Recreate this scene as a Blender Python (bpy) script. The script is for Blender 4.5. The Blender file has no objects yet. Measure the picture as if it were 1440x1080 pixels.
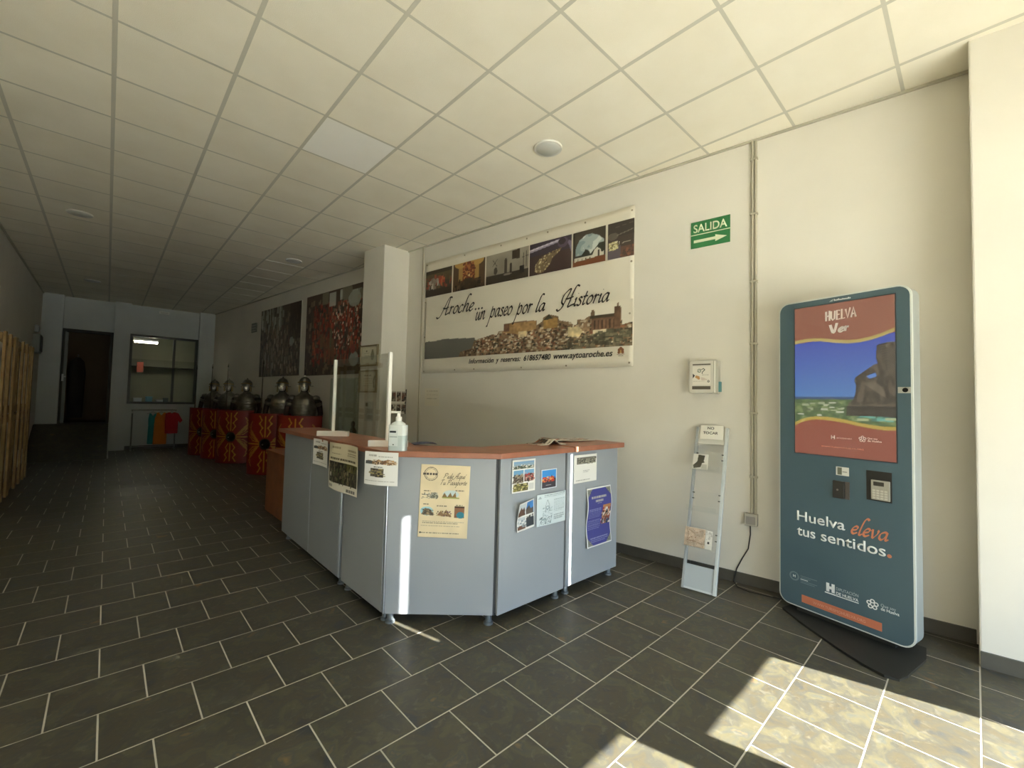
import bpy, math, random
import numpy as np
from mathutils import Matrix, Vector
random.seed(7)
SC = bpy.context.scene
COL = SC.collection

# ---------------------------------------------------------------- camera
CAM_H, HC = 1.4, 3.562
YAW, PITCH, ROLL, FPX = 0.751421, 0.0396188, 0.0232979, 608.327
fw = Vector((math.sin(YAW)*math.cos(PITCH), math.cos(YAW)*math.cos(PITCH), math.sin(PITCH)))
rt = Vector((math.cos(YAW), -math.sin(YAW), 0)); up = rt.cross(fw)
r2 = rt*math.cos(ROLL)+up*math.sin(ROLL); u2 = -rt*math.sin(ROLL)+up*math.cos(ROLL)
cd = bpy.data.cameras.new('camera'); cam = bpy.data.objects.new('camera', cd); COL.objects.link(cam)
cd.sensor_width = 36; cd.lens = FPX/1440*36; cd.clip_start = .05; cd.clip_end = 200
cam.matrix_world = Matrix(((r2.x, u2.x, -fw.x, 0), (r2.y, u2.y, -fw.y, 0), (r2.z, u2.z, -fw.z, CAM_H), (0, 0, 0, 1)))
SC.camera = cam

# ---------------------------------------------------------------- sky, sun, exposure
SUN_RUN, SUN_SLOPE = (-.25, 1.0), .538       # light travels +Y, a little -X, dropping .54 m per metre of Y
wd = bpy.data.worlds.new('sky'); SC.world = wd; wd.use_nodes = True
bg = wd.node_tree.nodes['Background']; bg.inputs[0].default_value = (.60, .78, 1.0, 1); bg.inputs[1].default_value = .85
sd = bpy.data.lights.new('sun', 'SUN'); sd.energy = 4.7; sd.angle = math.radians(.25); sd.color = (1, .957, .87)
so = bpy.data.objects.new('sun', sd); COL.objects.link(so)
so.rotation_euler = Vector((SUN_RUN[0], SUN_RUN[1], -SUN_SLOPE)).to_track_quat('-Z', 'Y').to_euler()
pd = bpy.data.lights.new('window_portal', 'AREA'); pd.shape = 'RECTANGLE'; pd.size = 4.9; pd.size_y = 2.0; pd.cycles.is_portal = True
po = bpy.data.objects.new('window_portal', pd); COL.objects.link(po); po.location = (1.45, -2.58, 1.0)
po.rotation_euler = (math.radians(90), 0, 0)
vs = SC.view_settings; vs.view_transform = 'Standard'; vs.look = 'None'; vs.gamma = 1; vs.use_curve_mapping = False
vs.exposure = 3.76
SC.cycles.max_bounces = 14; SC.cycles.diffuse_bounces = 8; SC.cycles.transparent_max_bounces = 16
SC.cycles.use_denoising = True; SC.cycles.sample_clamp_indirect = 8; SC.cycles.caustics_reflective = False; SC.cycles.caustics_refractive = False

# ---------------------------------------------------------------- helpers: colours and materials
def lin(c):
    if isinstance(c, str): c = tuple(int(c[i:i+2], 16) for i in (0, 2, 4))
    c = np.asarray(c, float)/255
    return np.where(c <= .04045, c/12.92, ((c+.055)/1.055)**2.4)
def L4(c): return (*[float(v) for v in lin(c)], 1)
MATS = {}
def M(name, c='cccccc', rough=.5, metal=0, c2=None, scale=6., bump=0., bscale=60., spec=.5, rnd=0., detail=4, emit=0):
    if name in MATS: return MATS[name]
    m = bpy.data.materials.new(name); m.use_nodes = True; nt = m.node_tree; b = nt.nodes['Principled BSDF']
    b.inputs['Base Color'].default_value = L4(c); b.inputs['Roughness'].default_value = rough
    b.inputs['Metallic'].default_value = metal; b.inputs['Specular IOR Level'].default_value = spec
    geo = nt.nodes.new('ShaderNodeNewGeometry')
    if c2 is not None:
        n = nt.nodes.new('ShaderNodeTexNoise'); n.inputs['Scale'].default_value = scale; n.inputs['Detail'].default_value = detail
        nt.links.new(geo.outputs['Position'], n.inputs['Vector'])
        r = nt.nodes.new('ShaderNodeValToRGB'); r.color_ramp.elements[0].position = .35; r.color_ramp.elements[1].position = .68
        r.color_ramp.elements[0].color = L4(c); r.color_ramp.elements[1].color = L4(c2)
        nt.links.new(n.outputs['Fac'], r.inputs['Fac']); out = r.outputs['Color']
        if rnd:
            oi = nt.nodes.new('ShaderNodeObjectInfo'); mr = nt.nodes.new('ShaderNodeMapRange')
            mr.inputs['To Min'].default_value = 1-rnd; mr.inputs['To Max'].default_value = 1+rnd
            nt.links.new(oi.outputs['Random'], mr.inputs['Value'])
            hs = nt.nodes.new('ShaderNodeHueSaturation'); nt.links.new(mr.outputs['Result'], hs.inputs['Value'])
            nt.links.new(out, hs.inputs['Color']); out = hs.outputs['Color']
        nt.links.new(out, b.inputs['Base Color'])
    if bump:
        n2 = nt.nodes.new('ShaderNodeTexNoise'); n2.inputs['Scale'].default_value = bscale; n2.inputs['Detail'].default_value = 3
        nt.links.new(geo.outputs['Position'], n2.inputs['Vector'])
        bp = nt.nodes.new('ShaderNodeBump'); bp.inputs['Strength'].default_value = bump; bp.inputs['Distance'].default_value = .01
        nt.links.new(n2.outputs['Fac'], bp.inputs['Height']); nt.links.new(bp.outputs['Normal'], b.inputs['Normal'])
    if emit:
        b.inputs['Emission Color'].default_value = L4(c); b.inputs['Emission Strength'].default_value = emit
    MATS[name] = m; return m
def M_glass(name, tint=(.93, .96, .95), refl=.08, rough=.02):
    if name in MATS: return MATS[name]
    m = bpy.data.materials.new(name); m.use_nodes = True; nt = m.node_tree; nt.nodes.remove(nt.nodes['Principled BSDF'])
    t = nt.nodes.new('ShaderNodeBsdfTransparent'); t.inputs[0].default_value = (*tint, 1)
    g = nt.nodes.new('ShaderNodeBsdfGlossy'); g.inputs['Roughness'].default_value = rough; g.inputs[0].default_value = (1, 1, 1, 1)
    f = nt.nodes.new('ShaderNodeLayerWeight'); f.inputs[0].default_value = .10
    x = nt.nodes.new('ShaderNodeMixShader'); nt.links.new(f.outputs['Facing'], x.inputs[0]); nt.links.new(t.outputs[0], x.inputs[1]); nt.links.new(g.outputs[0], x.inputs[2])
    nt.links.new(x.outputs[0], nt.nodes['Material Output'].inputs[0]); MATS[name] = m; return m
def M_print(name, rough=.55, emit=0., spec=.4, dark=0):
    if name in MATS: return MATS[name]
    m = bpy.data.materials.new(name); m.use_nodes = True; nt = m.node_tree; b = nt.nodes['Principled BSDF']
    a = nt.nodes.new('ShaderNodeAttribute'); a.attribute_name = 'Col'
    nt.links.new(a.outputs['Color'], b.inputs['Base Color']); b.inputs['Roughness'].default_value = rough; b.inputs['Specular IOR Level'].default_value = spec
    if dark: nt.links.remove(b.inputs['Base Color'].links[0]); b.inputs['Base Color'].default_value = (dark, dark, dark, 1)
    if emit: nt.links.new(a.outputs['Color'], b.inputs['Emission Color']); b.inputs['Emission Strength'].default_value = emit
    MATS[name] = m; return m

def M_slate():
    m = bpy.data.materials.new('slate_tile'); m.use_nodes = True; nt = m.node_tree; b = nt.nodes['Principled BSDF']; MATS['slate_tile'] = m
    geo = nt.nodes.new('ShaderNodeNewGeometry'); oi = nt.nodes.new('ShaderNodeObjectInfo')
    off = nt.nodes.new('ShaderNodeVectorMath'); off.operation = 'MULTIPLY_ADD'; off.inputs[1].default_value = (1, 1, 1)
    cb = nt.nodes.new('ShaderNodeCombineXYZ'); nt.links.new(oi.outputs['Random'], cb.inputs[2]);
    sc = nt.nodes.new('ShaderNodeVectorMath'); sc.operation = 'SCALE'; sc.inputs['Scale'].default_value = 3.
    nt.links.new(cb.outputs[0], sc.inputs[0]); nt.links.new(geo.outputs['Position'], off.inputs[0]); nt.links.new(sc.outputs[0], off.inputs[2])
    def noise(s, d, dist=0.):
        n = nt.nodes.new('ShaderNodeTexNoise'); n.inputs['Scale'].default_value = s; n.inputs['Detail'].default_value = d; n.inputs['Distortion'].default_value = dist
        nt.links.new(off.outputs[0], n.inputs['Vector']); return n
    n1 = noise(8, 7, .5)
    r = nt.nodes.new('ShaderNodeValToRGB'); e = r.color_ramp.elements
    e[0].position = .3; e[0].color = L4('3b3e3f'); e[1].position = .75; e[1].color = L4('7d6644')
    for p, c in ((.42, '4e4839'), (.5, '47463f'), (.58, '585340'), (.66, '4b4d47')):
        k = e.new(p); k.color = L4(c)
    nt.links.new(n1.outputs['Fac'], r.inputs['Fac'])
    n2 = noise(26, 8, .8); r3 = nt.nodes.new('ShaderNodeValToRGB'); r3.color_ramp.elements[0].position = .58; r3.color_ramp.elements[0].color = (0, 0, 0, 1); r3.color_ramp.elements[1].position = .72
    r3.color_ramp.elements[1].color = (.28, .28, .28, 1)
    nt.links.new(n2.outputs['Fac'], r3.inputs['Fac'])
    mx = nt.nodes.new('ShaderNodeMix'); mx.data_type = 'RGBA'; nt.links.new(r3.outputs[0], mx.inputs['Factor'])
    nt.links.new(r.outputs[0], mx.inputs[6]); mx.inputs[7].default_value = L4('7d7868')
    nt.links.new(mx.outputs[2], b.inputs['Base Color'])
    rr = nt.nodes.new('ShaderNodeMapRange'); rr.inputs['To Min'].default_value = .34; rr.inputs['To Max'].default_value = .55
    nt.links.new(n1.outputs['Fac'], rr.inputs['Value']); nt.links.new(rr.outputs[0], b.inputs['Roughness'])
    bp = nt.nodes.new('ShaderNodeBump'); bp.inputs['Strength'].default_value = .25; bp.inputs['Distance'].default_value = .004
    nt.links.new(n2.outputs['Fac'], bp.inputs['Height']); nt.links.new(bp.outputs[0], b.inputs['Normal'])
    return m

# ---------------------------------------------------------------- helpers: meshes
class MB:
    def __init__(s): s.v = []; s.f = []
    def add(s, vs, fs):
        o = len(s.v); s.v += [tuple(p) for p in vs]; s.f += [tuple(i+o for i in f) for f in fs]; return s
    def box(s, x0, x1, y0, y1, z0, z1):
        return s.add([(x0,y0,z0),(x1,y0,z0),(x1,y1,z0),(x0,y1,z0),(x0,y0,z1),(x1,y0,z1),(x1,y1,z1),(x0,y1,z1)],
                     [(0,3,2,1),(4,5,6,7),(0,1,5,4),(1,2,6,5),(2,3,7,6),(3,0,4,7)])
    def prism(s, poly, z0, z1):                                    # CCW polygon in XY
        n = len(poly)
        return s.add([(x,y,z0) for x,y in poly]+[(x,y,z1) for x,y in poly],
                     [tuple(range(n-1,-1,-1)), tuple(range(n,2*n))]+[(i,(i+1)%n,n+(i+1)%n,n+i) for i in range(n)])
    def prism_xz(s, poly, y0, y1):                                 # CCW polygon in XZ seen from -y
        n = len(poly)
        return s.add([(x,y0,z) for x,z in poly]+[(x,y1,z) for x,z in poly],
                     [tuple(range(n)), tuple(range(2*n-1,n-1,-1))]+[((i+1)%n,i,n+i,n+(i+1)%n) for i in range(n)])
    def tube(s, pts, r, n=8, cap=True):
        pts = [Vector(p) for p in pts]; rs = r if isinstance(r, (list, tuple)) else [r]*len(pts); o = len(s.v)
        ref = Vector((0,0,1)); t0 = (pts[1]-pts[0]).normalized()
        if abs(t0.z) > .95: ref = Vector((1,0,0))
        for i, p in enumerate(pts):
            t = (pts[min(i+1,len(pts)-1)]-pts[max(i-1,0)]).normalized(); a = t.cross(ref).normalized(); b = t.cross(a)
            for k in range(n):
                q = 2*math.pi*k/n; s.v.append(tuple(p+(a*math.cos(q)+b*math.sin(q))*rs[i]))
        for i in range(len(pts)-1):
            for k in range(n): s.f.append((o+i*n+k, o+i*n+(k+1)%n, o+(i+1)*n+(k+1)%n, o+(i+1)*n+k))
        if cap: s.f.append(tuple(o+k for k in range(n-1,-1,-1))); s.f.append(tuple(o+(len(pts)-1)*n+k for k in range(n)))
        return s
    def loft(s, rings, n=20, cap=True):                            # ring = (z, cx, cy, rx, ry)
        o = len(s.v)
        for z, cx, cy, rx, ry in rings:
            for k in range(n):
                a = 2*math.pi*k/n; s.v.append((cx+rx*math.cos(a), cy+ry*math.sin(a), z))
        m = len(rings)
        for i in range(m-1):
            for k in range(n): s.f.append((o+i*n+k, o+i*n+(k+1)%n, o+(i+1)*n+(k+1)%n, o+(i+1)*n+k))
        if cap: s.f.append(tuple(o+k for k in range(n-1,-1,-1))); s.f.append(tuple(o+(m-1)*n+k for k in range(n)))
        return s
    def ball(s, c, r, n=12, m=7, sc=(1,1,1)):
        rings = []
        for i in range(m+1):
            a = -math.pi/2+math.pi*i/m; rr = max(math.cos(a), .02)*r
            rings.append((c[2]+math.sin(a)*r*sc[2], c[0], c[1], rr*sc[0], rr*sc[1]))
        return s.loft(rings, n)
    def mesh(s, name):
        me = bpy.data.meshes.new(name); me.from_pydata(s.v, [], s.f); me.update(); return me
    def build(s, name, mat, parent=None, smooth=False, bevel=0, loc=None, rot=None):
        return link(name, s.mesh(name), mat, parent, smooth, bevel, loc, rot)
def link(name, me, mat, parent=None, smooth=False, bevel=0, loc=None, rot=None):
    o = bpy.data.objects.new(name, me); COL.objects.link(o)
    if mat is not None and not me.materials: me.materials.append(mat)
    if smooth:
        for p in me.polygons: p.use_smooth = True
        me.set_sharp_from_angle(angle=math.radians(40))
    if bevel:
        b = o.modifiers.new('bevel', 'BEVEL'); b.width = bevel; b.segments = 2; b.limit_method = 'ANGLE'
    if parent is not None: o.parent = parent
    if loc is not None: o.location = loc
    if rot is not None: o.rotation_euler = rot
    return o
def tag(o, label, cat, group=None):
    o['label'] = label; o['category'] = cat
    if group: o['group'] = group
    return o
def thing(name, label, cat, loc=(0,0,0), rotz=0., group=None, rotx=0.):
    o = bpy.data.objects.new(name, None); COL.objects.link(o); o.location = loc; o.rotation_euler = (rotx, 0, rotz); o.empty_display_size = .1
    return tag(o, label, cat, group)
def struct(o): o['kind'] = 'structure'; return o
def stuff(o): o['kind'] = 'stuff'; return o
def rrect(x0, x1, z0, z1, r, n=6):
    P = []
    for cx, cz, a0 in ((x1-r,z0+r,-90),(x1-r,z1-r,0),(x0+r,z1-r,90),(x0+r,z0+r,180)):
        for k in range(n+1):
            a = math.radians(a0+90*k/n); P.append((cx+r*math.cos(a), cz+r*math.sin(a)))
    return P
def circ(cx, cz, r, n=24, rz=None): return [(cx+r*math.cos(2*math.pi*k/n), cz+(rz or r)*math.sin(2*math.pi*k/n)) for k in range(n)]
def copy_tree(o, parent=None):
    c = o.copy(); COL.objects.link(c); c.parent = parent
    for ch in list(o.children): copy_tree(ch, c)
    return c

# painted flat print: a vertex-coloured grid in the local XZ plane facing -y
class Cv:
    def __init__(s, w, h, c):
        s.w, s.h = w, h; s.a = np.tile(np.asarray(hexc(c), float), (h, w, 1)); s.V, s.U = np.meshgrid((np.arange(h)+.5)/h, (np.arange(w)+.5)/w, indexing='ij'); s.rng = np.random.RandomState(3)
    def put(s, m, c, al=1.): s.a[m] = s.a[m]*(1-al)+np.asarray(hexc(c), float)*al; return s
    def rect(s, u0, v0, u1, v1, c, al=1.): return s.put((s.U>=u0)&(s.U<=u1)&(s.V>=v0)&(s.V<=v1), c, al)
    def ell(s, cu, cv, ru, rv, c, al=1.): return s.put(((s.U-cu)/ru)**2+((s.V-cv)/rv)**2 <= 1, c, al)
    def ring(s, cu, cv, ru, rv, k, c, al=1.):
        d = ((s.U-cu)/ru)**2+((s.V-cv)/rv)**2; return s.put((d<=1)&(d>=k*k), c, al)
    def poly_mask(s, P):
        ins = np.zeros(s.U.shape, bool); n = len(P)
        for i in range(n):
            (x1,y1),(x2,y2) = P[i], P[(i+1)%n]
            if y1 == y2: continue
            c = ((y1>s.V) != (y2>s.V)) & (s.U < (x2-x1)*(s.V-y1)/(y2-y1)+x1); ins ^= c
        return ins
    def poly(s, P, c, al=1.): return s.put(s.poly_mask(P), c, al)
    def line(s, P, wd, c, al=1., asp=None):
        asp = asp or s.h/s.w
        for (x1,y1),(x2,y2) in zip(P[:-1], P[1:]):
            dx, dy = x2-x1, (y2-y1)*asp; l2 = dx*dx+dy*dy+1e-9
            t = np.clip(((s.U-x1)*dx+(s.V-y1)*asp*dy)/l2, 0, 1)
            d = np.hypot(s.U-x1-t*dx, (s.V-y1)*asp-t*dy); s.put(d<=wd/2, c, al)
        return s
    def vnoise(s, nx, ny, seed=0):
        g = np.random.RandomState(seed).rand(ny+2, nx+2); x = s.U*nx; y = s.V*ny; xi = x.astype(int); yi = y.astype(int); fx = x-xi; fy = y-yi
        return (g[yi,xi]*(1-fx)+g[yi,xi+1]*fx)*(1-fy)+(g[yi+1,xi]*(1-fx)+g[yi+1,xi+1]*fx)*fy
    def speck(s, n, u0, v0, u1, v1, su, sv, cols, seed=0, mask=None, al=.9):
        R = np.random.RandomState(seed)
        for _ in range(n):
            cu, cv = R.uniform(u0,u1), R.uniform(v0,v1); a, b = su*R.uniform(.5,1.4), sv*R.uniform(.5,1.4); c = cols[R.randint(len(cols))]
            m = (np.abs(s.U-cu)<a)&(np.abs(s.V-cv)<b)
            if mask is not None: m &= mask
            s.put(m, c, al)
        return s
    def textlines(s, u0, u1, v1, n, dv, th, c, al=.6, seed=0):
        R = np.random.RandomState(seed)
        for i in range(n):
            u = u0; e = u1-(R.rand()*.25*(u1-u0) if i == n-1 else 0)
            while u < e:
                w = R.uniform(.02,.07); s.rect(u, v1-i*dv-th, min(u+w, e), v1-i*dv, c, al); u += w+.012
        return s
    def shade(s, k): s.a *= k[..., None]; return s
def hexc(c): return tuple(int(c[i:i+2],16) for i in (0,2,4)) if isinstance(c, str) else c
def print_mesh(name, cv, x0, x1, z0, z1, parent=None, y=0., mat=None, bend=None, solid=0., tilt=0.):
    h, w = cv.h, cv.w; xs = np.linspace(x0, x1, w); zs = np.linspace(z0, z1, h); X, Z = np.meshgrid(xs, zs); Y = np.full_like(X, y)
    if tilt: Xn = X+(Z-z0)*0; cx, cz = (x0+x1)/2, (z0+z1)/2; c_, s_ = math.cos(tilt), math.sin(tilt); X, Z = cx+(X-cx)*c_-(Z-cz)*s_, cz+(X-cx)*s_+(Z-cz)*c_
    if bend is not None:
        U, V = np.meshgrid(np.linspace(0,1,w), np.linspace(0,1,h)); Y = Y+bend(U, V)
    co = np.stack([X,Y,Z],-1).reshape(-1,3); idx = np.arange(h*w).reshape(h,w)
    F = np.stack([idx[:-1,:-1],idx[:-1,1:],idx[1:,1:],idx[1:,:-1]],-1).reshape(-1,4)
    me = bpy.data.meshes.new(name); me.vertices.add(len(co)); me.vertices.foreach_set('co', co.ravel().astype(np.float32))
    me.loops.add(F.size); me.loops.foreach_set('vertex_index', F.ravel().astype(np.int32))
    me.polygons.add(len(F)); me.polygons.foreach_set('loop_start', np.arange(0,F.size,4,dtype=np.int32))
    me.update(calc_edges=True)
    ca = me.color_attributes.new('Col', 'FLOAT_COLOR', 'POINT'); c = np.ones((h*w,4)); c[:,:3] = lin(np.clip(cv.a,0,255).reshape(-1,3))
    ca.data.foreach_set('color', c.ravel().astype(np.float32))
    o = link(name, me, mat or M_print('printed_paper'), parent)
    if bend is not None:
        for p in me.polygons: p.use_smooth = True
    if solid: md = o.modifiers.new('thickness', 'SOLIDIFY'); md.thickness = solid; md.offset = -1
    return o

# built-in font text as flat lettering in local XZ plane facing -y
def text(name, s, parent, x, z, size, mat, y=-.001, shear=0., offset=0., width=None, align='LEFT', spacing=1., rot=0., depth=.0006):
    cu = bpy.data.curves.new(name, 'FONT'); cu.body = s; cu.size = 1; cu.shear = shear; cu.offset = offset; cu.align_x = 'LEFT'; cu.space_character = spacing; cu.resolution_u = 4
    t = bpy.data.objects.new(name, cu); COL.objects.link(t); bpy.context.view_layer.update()
    me = bpy.data.meshes.new_from_object(t.evaluated_get(bpy.context.evaluated_depsgraph_get())); bpy.data.objects.remove(t); bpy.data.curves.remove(cu)
    xs = [v.co.x for v in me.vertices]; w = max(xs)-min(xs); k = (width/w if width else size); x0 = min(xs); ca, sa = math.cos(rot), math.sin(rot)
    shift = {'LEFT': 0, 'CENTER': -.5*w*k, 'RIGHT': -w*k}[align]
    for v in me.vertices:
        a, b = (v.co.x-x0)*k+shift, v.co.y*size
        v.co = (x+a*ca-b*sa, y, z+a*sa+b*ca)
    me.materials.clear(); me.name = name
    o = link(name, me, mat, parent); md = o.modifiers.new('thickness', 'SOLIDIFY'); md.thickness = depth; md.offset = 0
    return o

# broad-nib stroke lettering, x-height 1
G = {
'a': (1.05, [[(.82,.85),(.55,1.),(.15,.7),(.08,.22),(.3,0),(.6,.3),(.82,.95)], [(.85,1.),(.76,.35),(.8,.03),(1.05,.2)]]),
'c': (.8, [[(.72,.82),(.5,1.),(.15,.7),(.08,.2),(.35,0),(.72,.25)]]),
'd': (1.05, [[(.82,.85),(.55,1.),(.15,.7),(.08,.22),(.3,0),(.6,.3),(.82,.95)], [(.98,2.1),(.85,1.),(.76,.35),(.8,.03),(1.05,.2)]]),
'e': (.8, [[(.12,.42),(.55,.6),(.66,.88),(.45,1.),(.15,.7),(.08,.25),(.32,0),(.72,.25)]]),
'h': (1.1, [[(.95,2.05),(.72,2.2),(.45,1.9),(.22,.9),(.1,0)], [(.15,.4),(.5,.95),(.8,.95),(.72,.4),(.78,.02),(1.05,.2)]]),
'i': (.5, [[(.05,.75),(.25,1.),(.14,.3),(.2,.02),(.45,.2)], [(.36,1.45),(.4,1.5)]]),
'l': (.55, [[(.95,2.05),(.72,2.2),(.45,1.9),(.2,.7),(.16,.1),(.28,0),(.5,.2)]]),
'n': (1.1, [[(.05,.8),(.25,1.),(.1,0)], [(.15,.45),(.5,.95),(.78,.95),(.72,.4),(.76,.02),(1.05,.2)]]),
'o': (.95, [[(.55,1.),(.18,.75),(.08,.25),(.32,0),(.68,.25),(.8,.72),(.55,1.),(.42,.85)]]),
'p': (1.05, [[(.3,1.35),(.12,.2),(-.2,-.95),(-.35,-1.05),(-.1,-1.0)], [(.18,.55),(.5,.98),(.8,.85),(.76,.3),(.45,0),(.2,.15)]]),
'q': (1.0, [[(.82,.85),(.55,1.),(.15,.7),(.08,.22),(.3,0),(.6,.3),(.82,.95)], [(.85,1.),(.7,.1),(.6,-1.)]]),
'r': (.75, [[(.05,.8),(.25,1.),(.1,0)], [(.15,.45),(.4,.9),(.7,.9)]]),
's': (.75, [[(.62,.85),(.4,1.),(.2,.8),(.5,.45),(.5,.12),(.25,0),(.05,.15)]]),
't': (.65, [[(.42,1.6),(.18,.4),(.22,.03),(.5,.2)], [(.02,.98),(.65,1.05)]]),
'u': (1.05, [[(.05,.8),(.22,1.),(.12,.3),(.25,0),(.6,.35),(.8,1.)], [(.8,1.),(.72,.3),(.78,.02),(1.05,.2)]]),
'v': (.95, [[(.02,.8),(.18,1.),(.24,.5),(.34,0),(.7,.5),(.82,.9),(.7,1.)]]),
'A': (1.42, [[(-.85,-.15),(-.6,-.35),(-.15,-.1),(.3,.9),(.75,2.),(1.05,2.3),(1.45,2.2)], [(1.1,2.25),(.9,.9),(.8,.05),(1.15,.1),(1.5,.25)], [(.1,.95),(.6,.85),(1.15,1.0)]]),
'H': (1.7, [[(-.9,-.1),(-.6,-.35),(-.1,0),(.35,1.1),(.75,2.1),(.4,2.1),(-.2,1.5),(-.3,.7),(.1,.35)], [(2.0,2.35),(1.6,2.5),(1.3,2.),(.95,.6),(.85,.0),(1.3,.15),(1.9,.3)], [(.2,1.0),(.8,1.05),(1.4,1.2)]]),
'P': (1.4, [[(.4,2.),(.25,1.),(.05,0)], [(.0,1.6),(.3,2.),(.9,2.1),(1.2,1.7),(.9,1.15),(.4,1.05)]]),
'T': (1.3, [[(.0,1.8),(.3,2.05),(1.3,2.1)], [(.7,2.05),(.5,1.),(.3,0)]]),
'U': (1.2, [[(.1,2.),(.1,.5),(.4,0),(.8,.3),(.95,2.)]]),
'E': (1.1, [[(.9,1.9),(.2,2.),(.15,0),(.95,.1)], [(.15,1.05),(.8,1.1)]]),
'L': (1.0, [[(.2,2.1),(.15,0),(.9,.1)]]),
'V': (1.2, [[(.05,2.),(.45,0),(1.05,2.2)]]),
'Y': (1.2, [[(.05,2.),(.5,1.)], [(1.05,2.2),(.3,0)]]),
'K': (1.2, [[(.2,2.),(.15,0)], [(1.,2.),(.2,1.),(1.,0)]]),
'.': (.55, [[(.08,.03),(.16,.11),(.22,.17)]]),
' ': (.7, []), }
G['í'] = (.5, [[(.05,.75),(.25,1.),(.14,.3),(.2,.02),(.45,.2)], [(.3,1.4),(.55,1.75)]])
def B_upper(ch):
    if ch == 'A': return (1.25, [[(.05,0),(.55,2.15),(1.05,0)], [(.25,.75),(.9,.75)]])
    if ch == 'H': return (1.25, [[(.15,2.1),(.12,0)], [(.95,2.2),(.92,0)], [(.1,1.),(.95,1.1)]])
    return G[ch]
def smooth_pts(P, k=6):
    if len(P) < 3: return P
    out = []; Q = [P[0]]+P+[P[-1]]
    for i in range(1, len(Q)-2):
        p0,p1,p2,p3 = [np.array(q) for q in Q[i-1:i+3]]
        for j in range(k):
            t = j/k; out.append(tuple(.5*((2*p1)+(-p0+p2)*t+(2*p0-5*p1+4*p2-p3)*t*t+(-p0+3*p1-3*p2+p3)*t**3)))
    return out+[P[-1]]
def script_text(name, s, parent, x, z, xh, mat, y=-.001, shear=.3, nib=.16, thin=.04, ang=.7, width=None, upper=False, straight=False, jit=0., rot=0.):
    rnd = random.Random(5); strokes = []; cx = 0
    for ch in s:
        w, st = B_upper(ch) if upper else G[ch]
        dy = rnd.uniform(-jit, jit)
        for P in st: strokes.append([(cx+px+py*shear, py+dy) for px, py in (P if straight else smooth_pts(P))])
        cx += w
    k = xh; kx = width/cx if width else xh; mb = MB(); ca, sa = math.cos(rot), math.sin(rot)
    for P in strokes:
        L, R = [], []
        for i, (px, py) in enumerate(P):
            a, b = P[max(i-1,0)], P[min(i+1,len(P)-1)]; d = math.atan2(b[1]-a[1], b[0]-a[0])
            wd = (thin+(nib-thin)*abs(math.sin(d-ang)))/2; nx, ny = -math.sin(d)*wd, math.cos(d)*wd
            L.append((px+nx, py+ny)); R.append((px-nx, py-ny))
        for i in range(len(P)-1):
            q = [R[i], R[i+1], L[i+1], L[i]]
            mb.add([(x+a*kx*ca-b*k*sa, y, z+a*kx*sa+b*k*ca) for a, b in q], [(0,1,2,3)])
    o = mb.build(name, mat, parent); md = o.modifiers.new('thickness', 'SOLIDIFY'); md.thickness = .0006; md.offset = 0
    return o

# ---------------------------------------------------------------- room geometry
WX0, WK = 3.905, .132                                            # right wall: X = WX0 - WK*Y, skewed to the tile grid
WN = math.hypot(1, WK); WDIR = (-WK/WN, 1/WN); WROT = math.atan2(-1/WN, WK/WN)
def wx(Y): return WX0-WK*Y
def wall_at(t, z=0., off=0.): return (WX0+WDIR[0]*t-off/WN, WDIR[1]*t-off*WK/WN, z)
XL, YB, YF = -1.13, 14.25, -2.5
wall_white = M('wall_paint', 'e2ded3', .85, c2='dcd8cd', scale=1.5, bump=.05, bscale=150)
slate = M_slate()
grout = M('grout', 'c4bfb1', .9)

def clip(poly, a, b, c):                                          # keep a*x+b*y<=c
    out = []
    for i in range(len(poly)):
        p, q = poly[i], poly[(i+1)%len(poly)]; dp, dq = a*p[0]+b*p[1]-c, a*q[0]+b*q[1]-c
        if dp <= 0: out.append(p)
        if (dp < 0) != (dq < 0) and dp != dq:
            t = dp/(dp-dq); out.append((p[0]+(q[0]-p[0])*t, p[1]+(q[1]-p[1])*t))
    return out
def room_clip(P):
    for h in ((-1,0,-XL),(0,1,YB),(0,-1,-YF),(1,WK,WX0)): P = clip(P, *h) if P else P
    return P
def area(P): return .5*abs(sum(P[i][0]*P[(i+1)%len(P)][1]-P[(i+1)%len(P)][0]*P[i][1] for i in range(len(P)))) if len(P) > 2 else 0
def cam_xy(p):
    d = Vector(p)-Vector((0,0,CAM_H)); w = d.dot(fw)
    if w < .2: return None
    return 720+FPX*d.dot(r2)/w, 540-FPX*d.dot(u2)/w, w
ROOM = [(XL,YF),(wx(YF),YF),(wx(YB),YB),(XL,YB)]

# floor
floor = struct(MB().prism(ROOM, -.12, -.0006).build('floor', grout))
TW, TT, FX, FY = .33023, .32753, .69248, 1.96454
tiles = []
for v in range(-40, 22):
    y1 = FY-TT*v; y0 = y1-TT
    for u in range(-8, 14):
        x0 = FX+TW*(u+(.5 if v % 2 else 0)); P = [(x0,y0),(x0+TW,y0),(x0+TW,y1),(x0,y1)]
        Q = room_clip(P)
        if area(Q) < 2e-3: continue
        c = cam_xy((x0+TW/2, y0+TT/2, 0)); inv = c is not None and -80 < c[0] < 1520 and c[1] < 1180
        tiles.append((c[2] if inv else 99, x0, y0, Q, area(Q) > .999*TW*TT))
tiles.sort(key=lambda t: t[0])
GW = .0032
full_me = MB().prism([(GW,GW),(TW-GW,GW),(TW-GW,TT-GW),(GW,TT-GW)], -.006, 0).mesh('tile'); full_me.materials.append(slate)
rest = MB()
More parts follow.
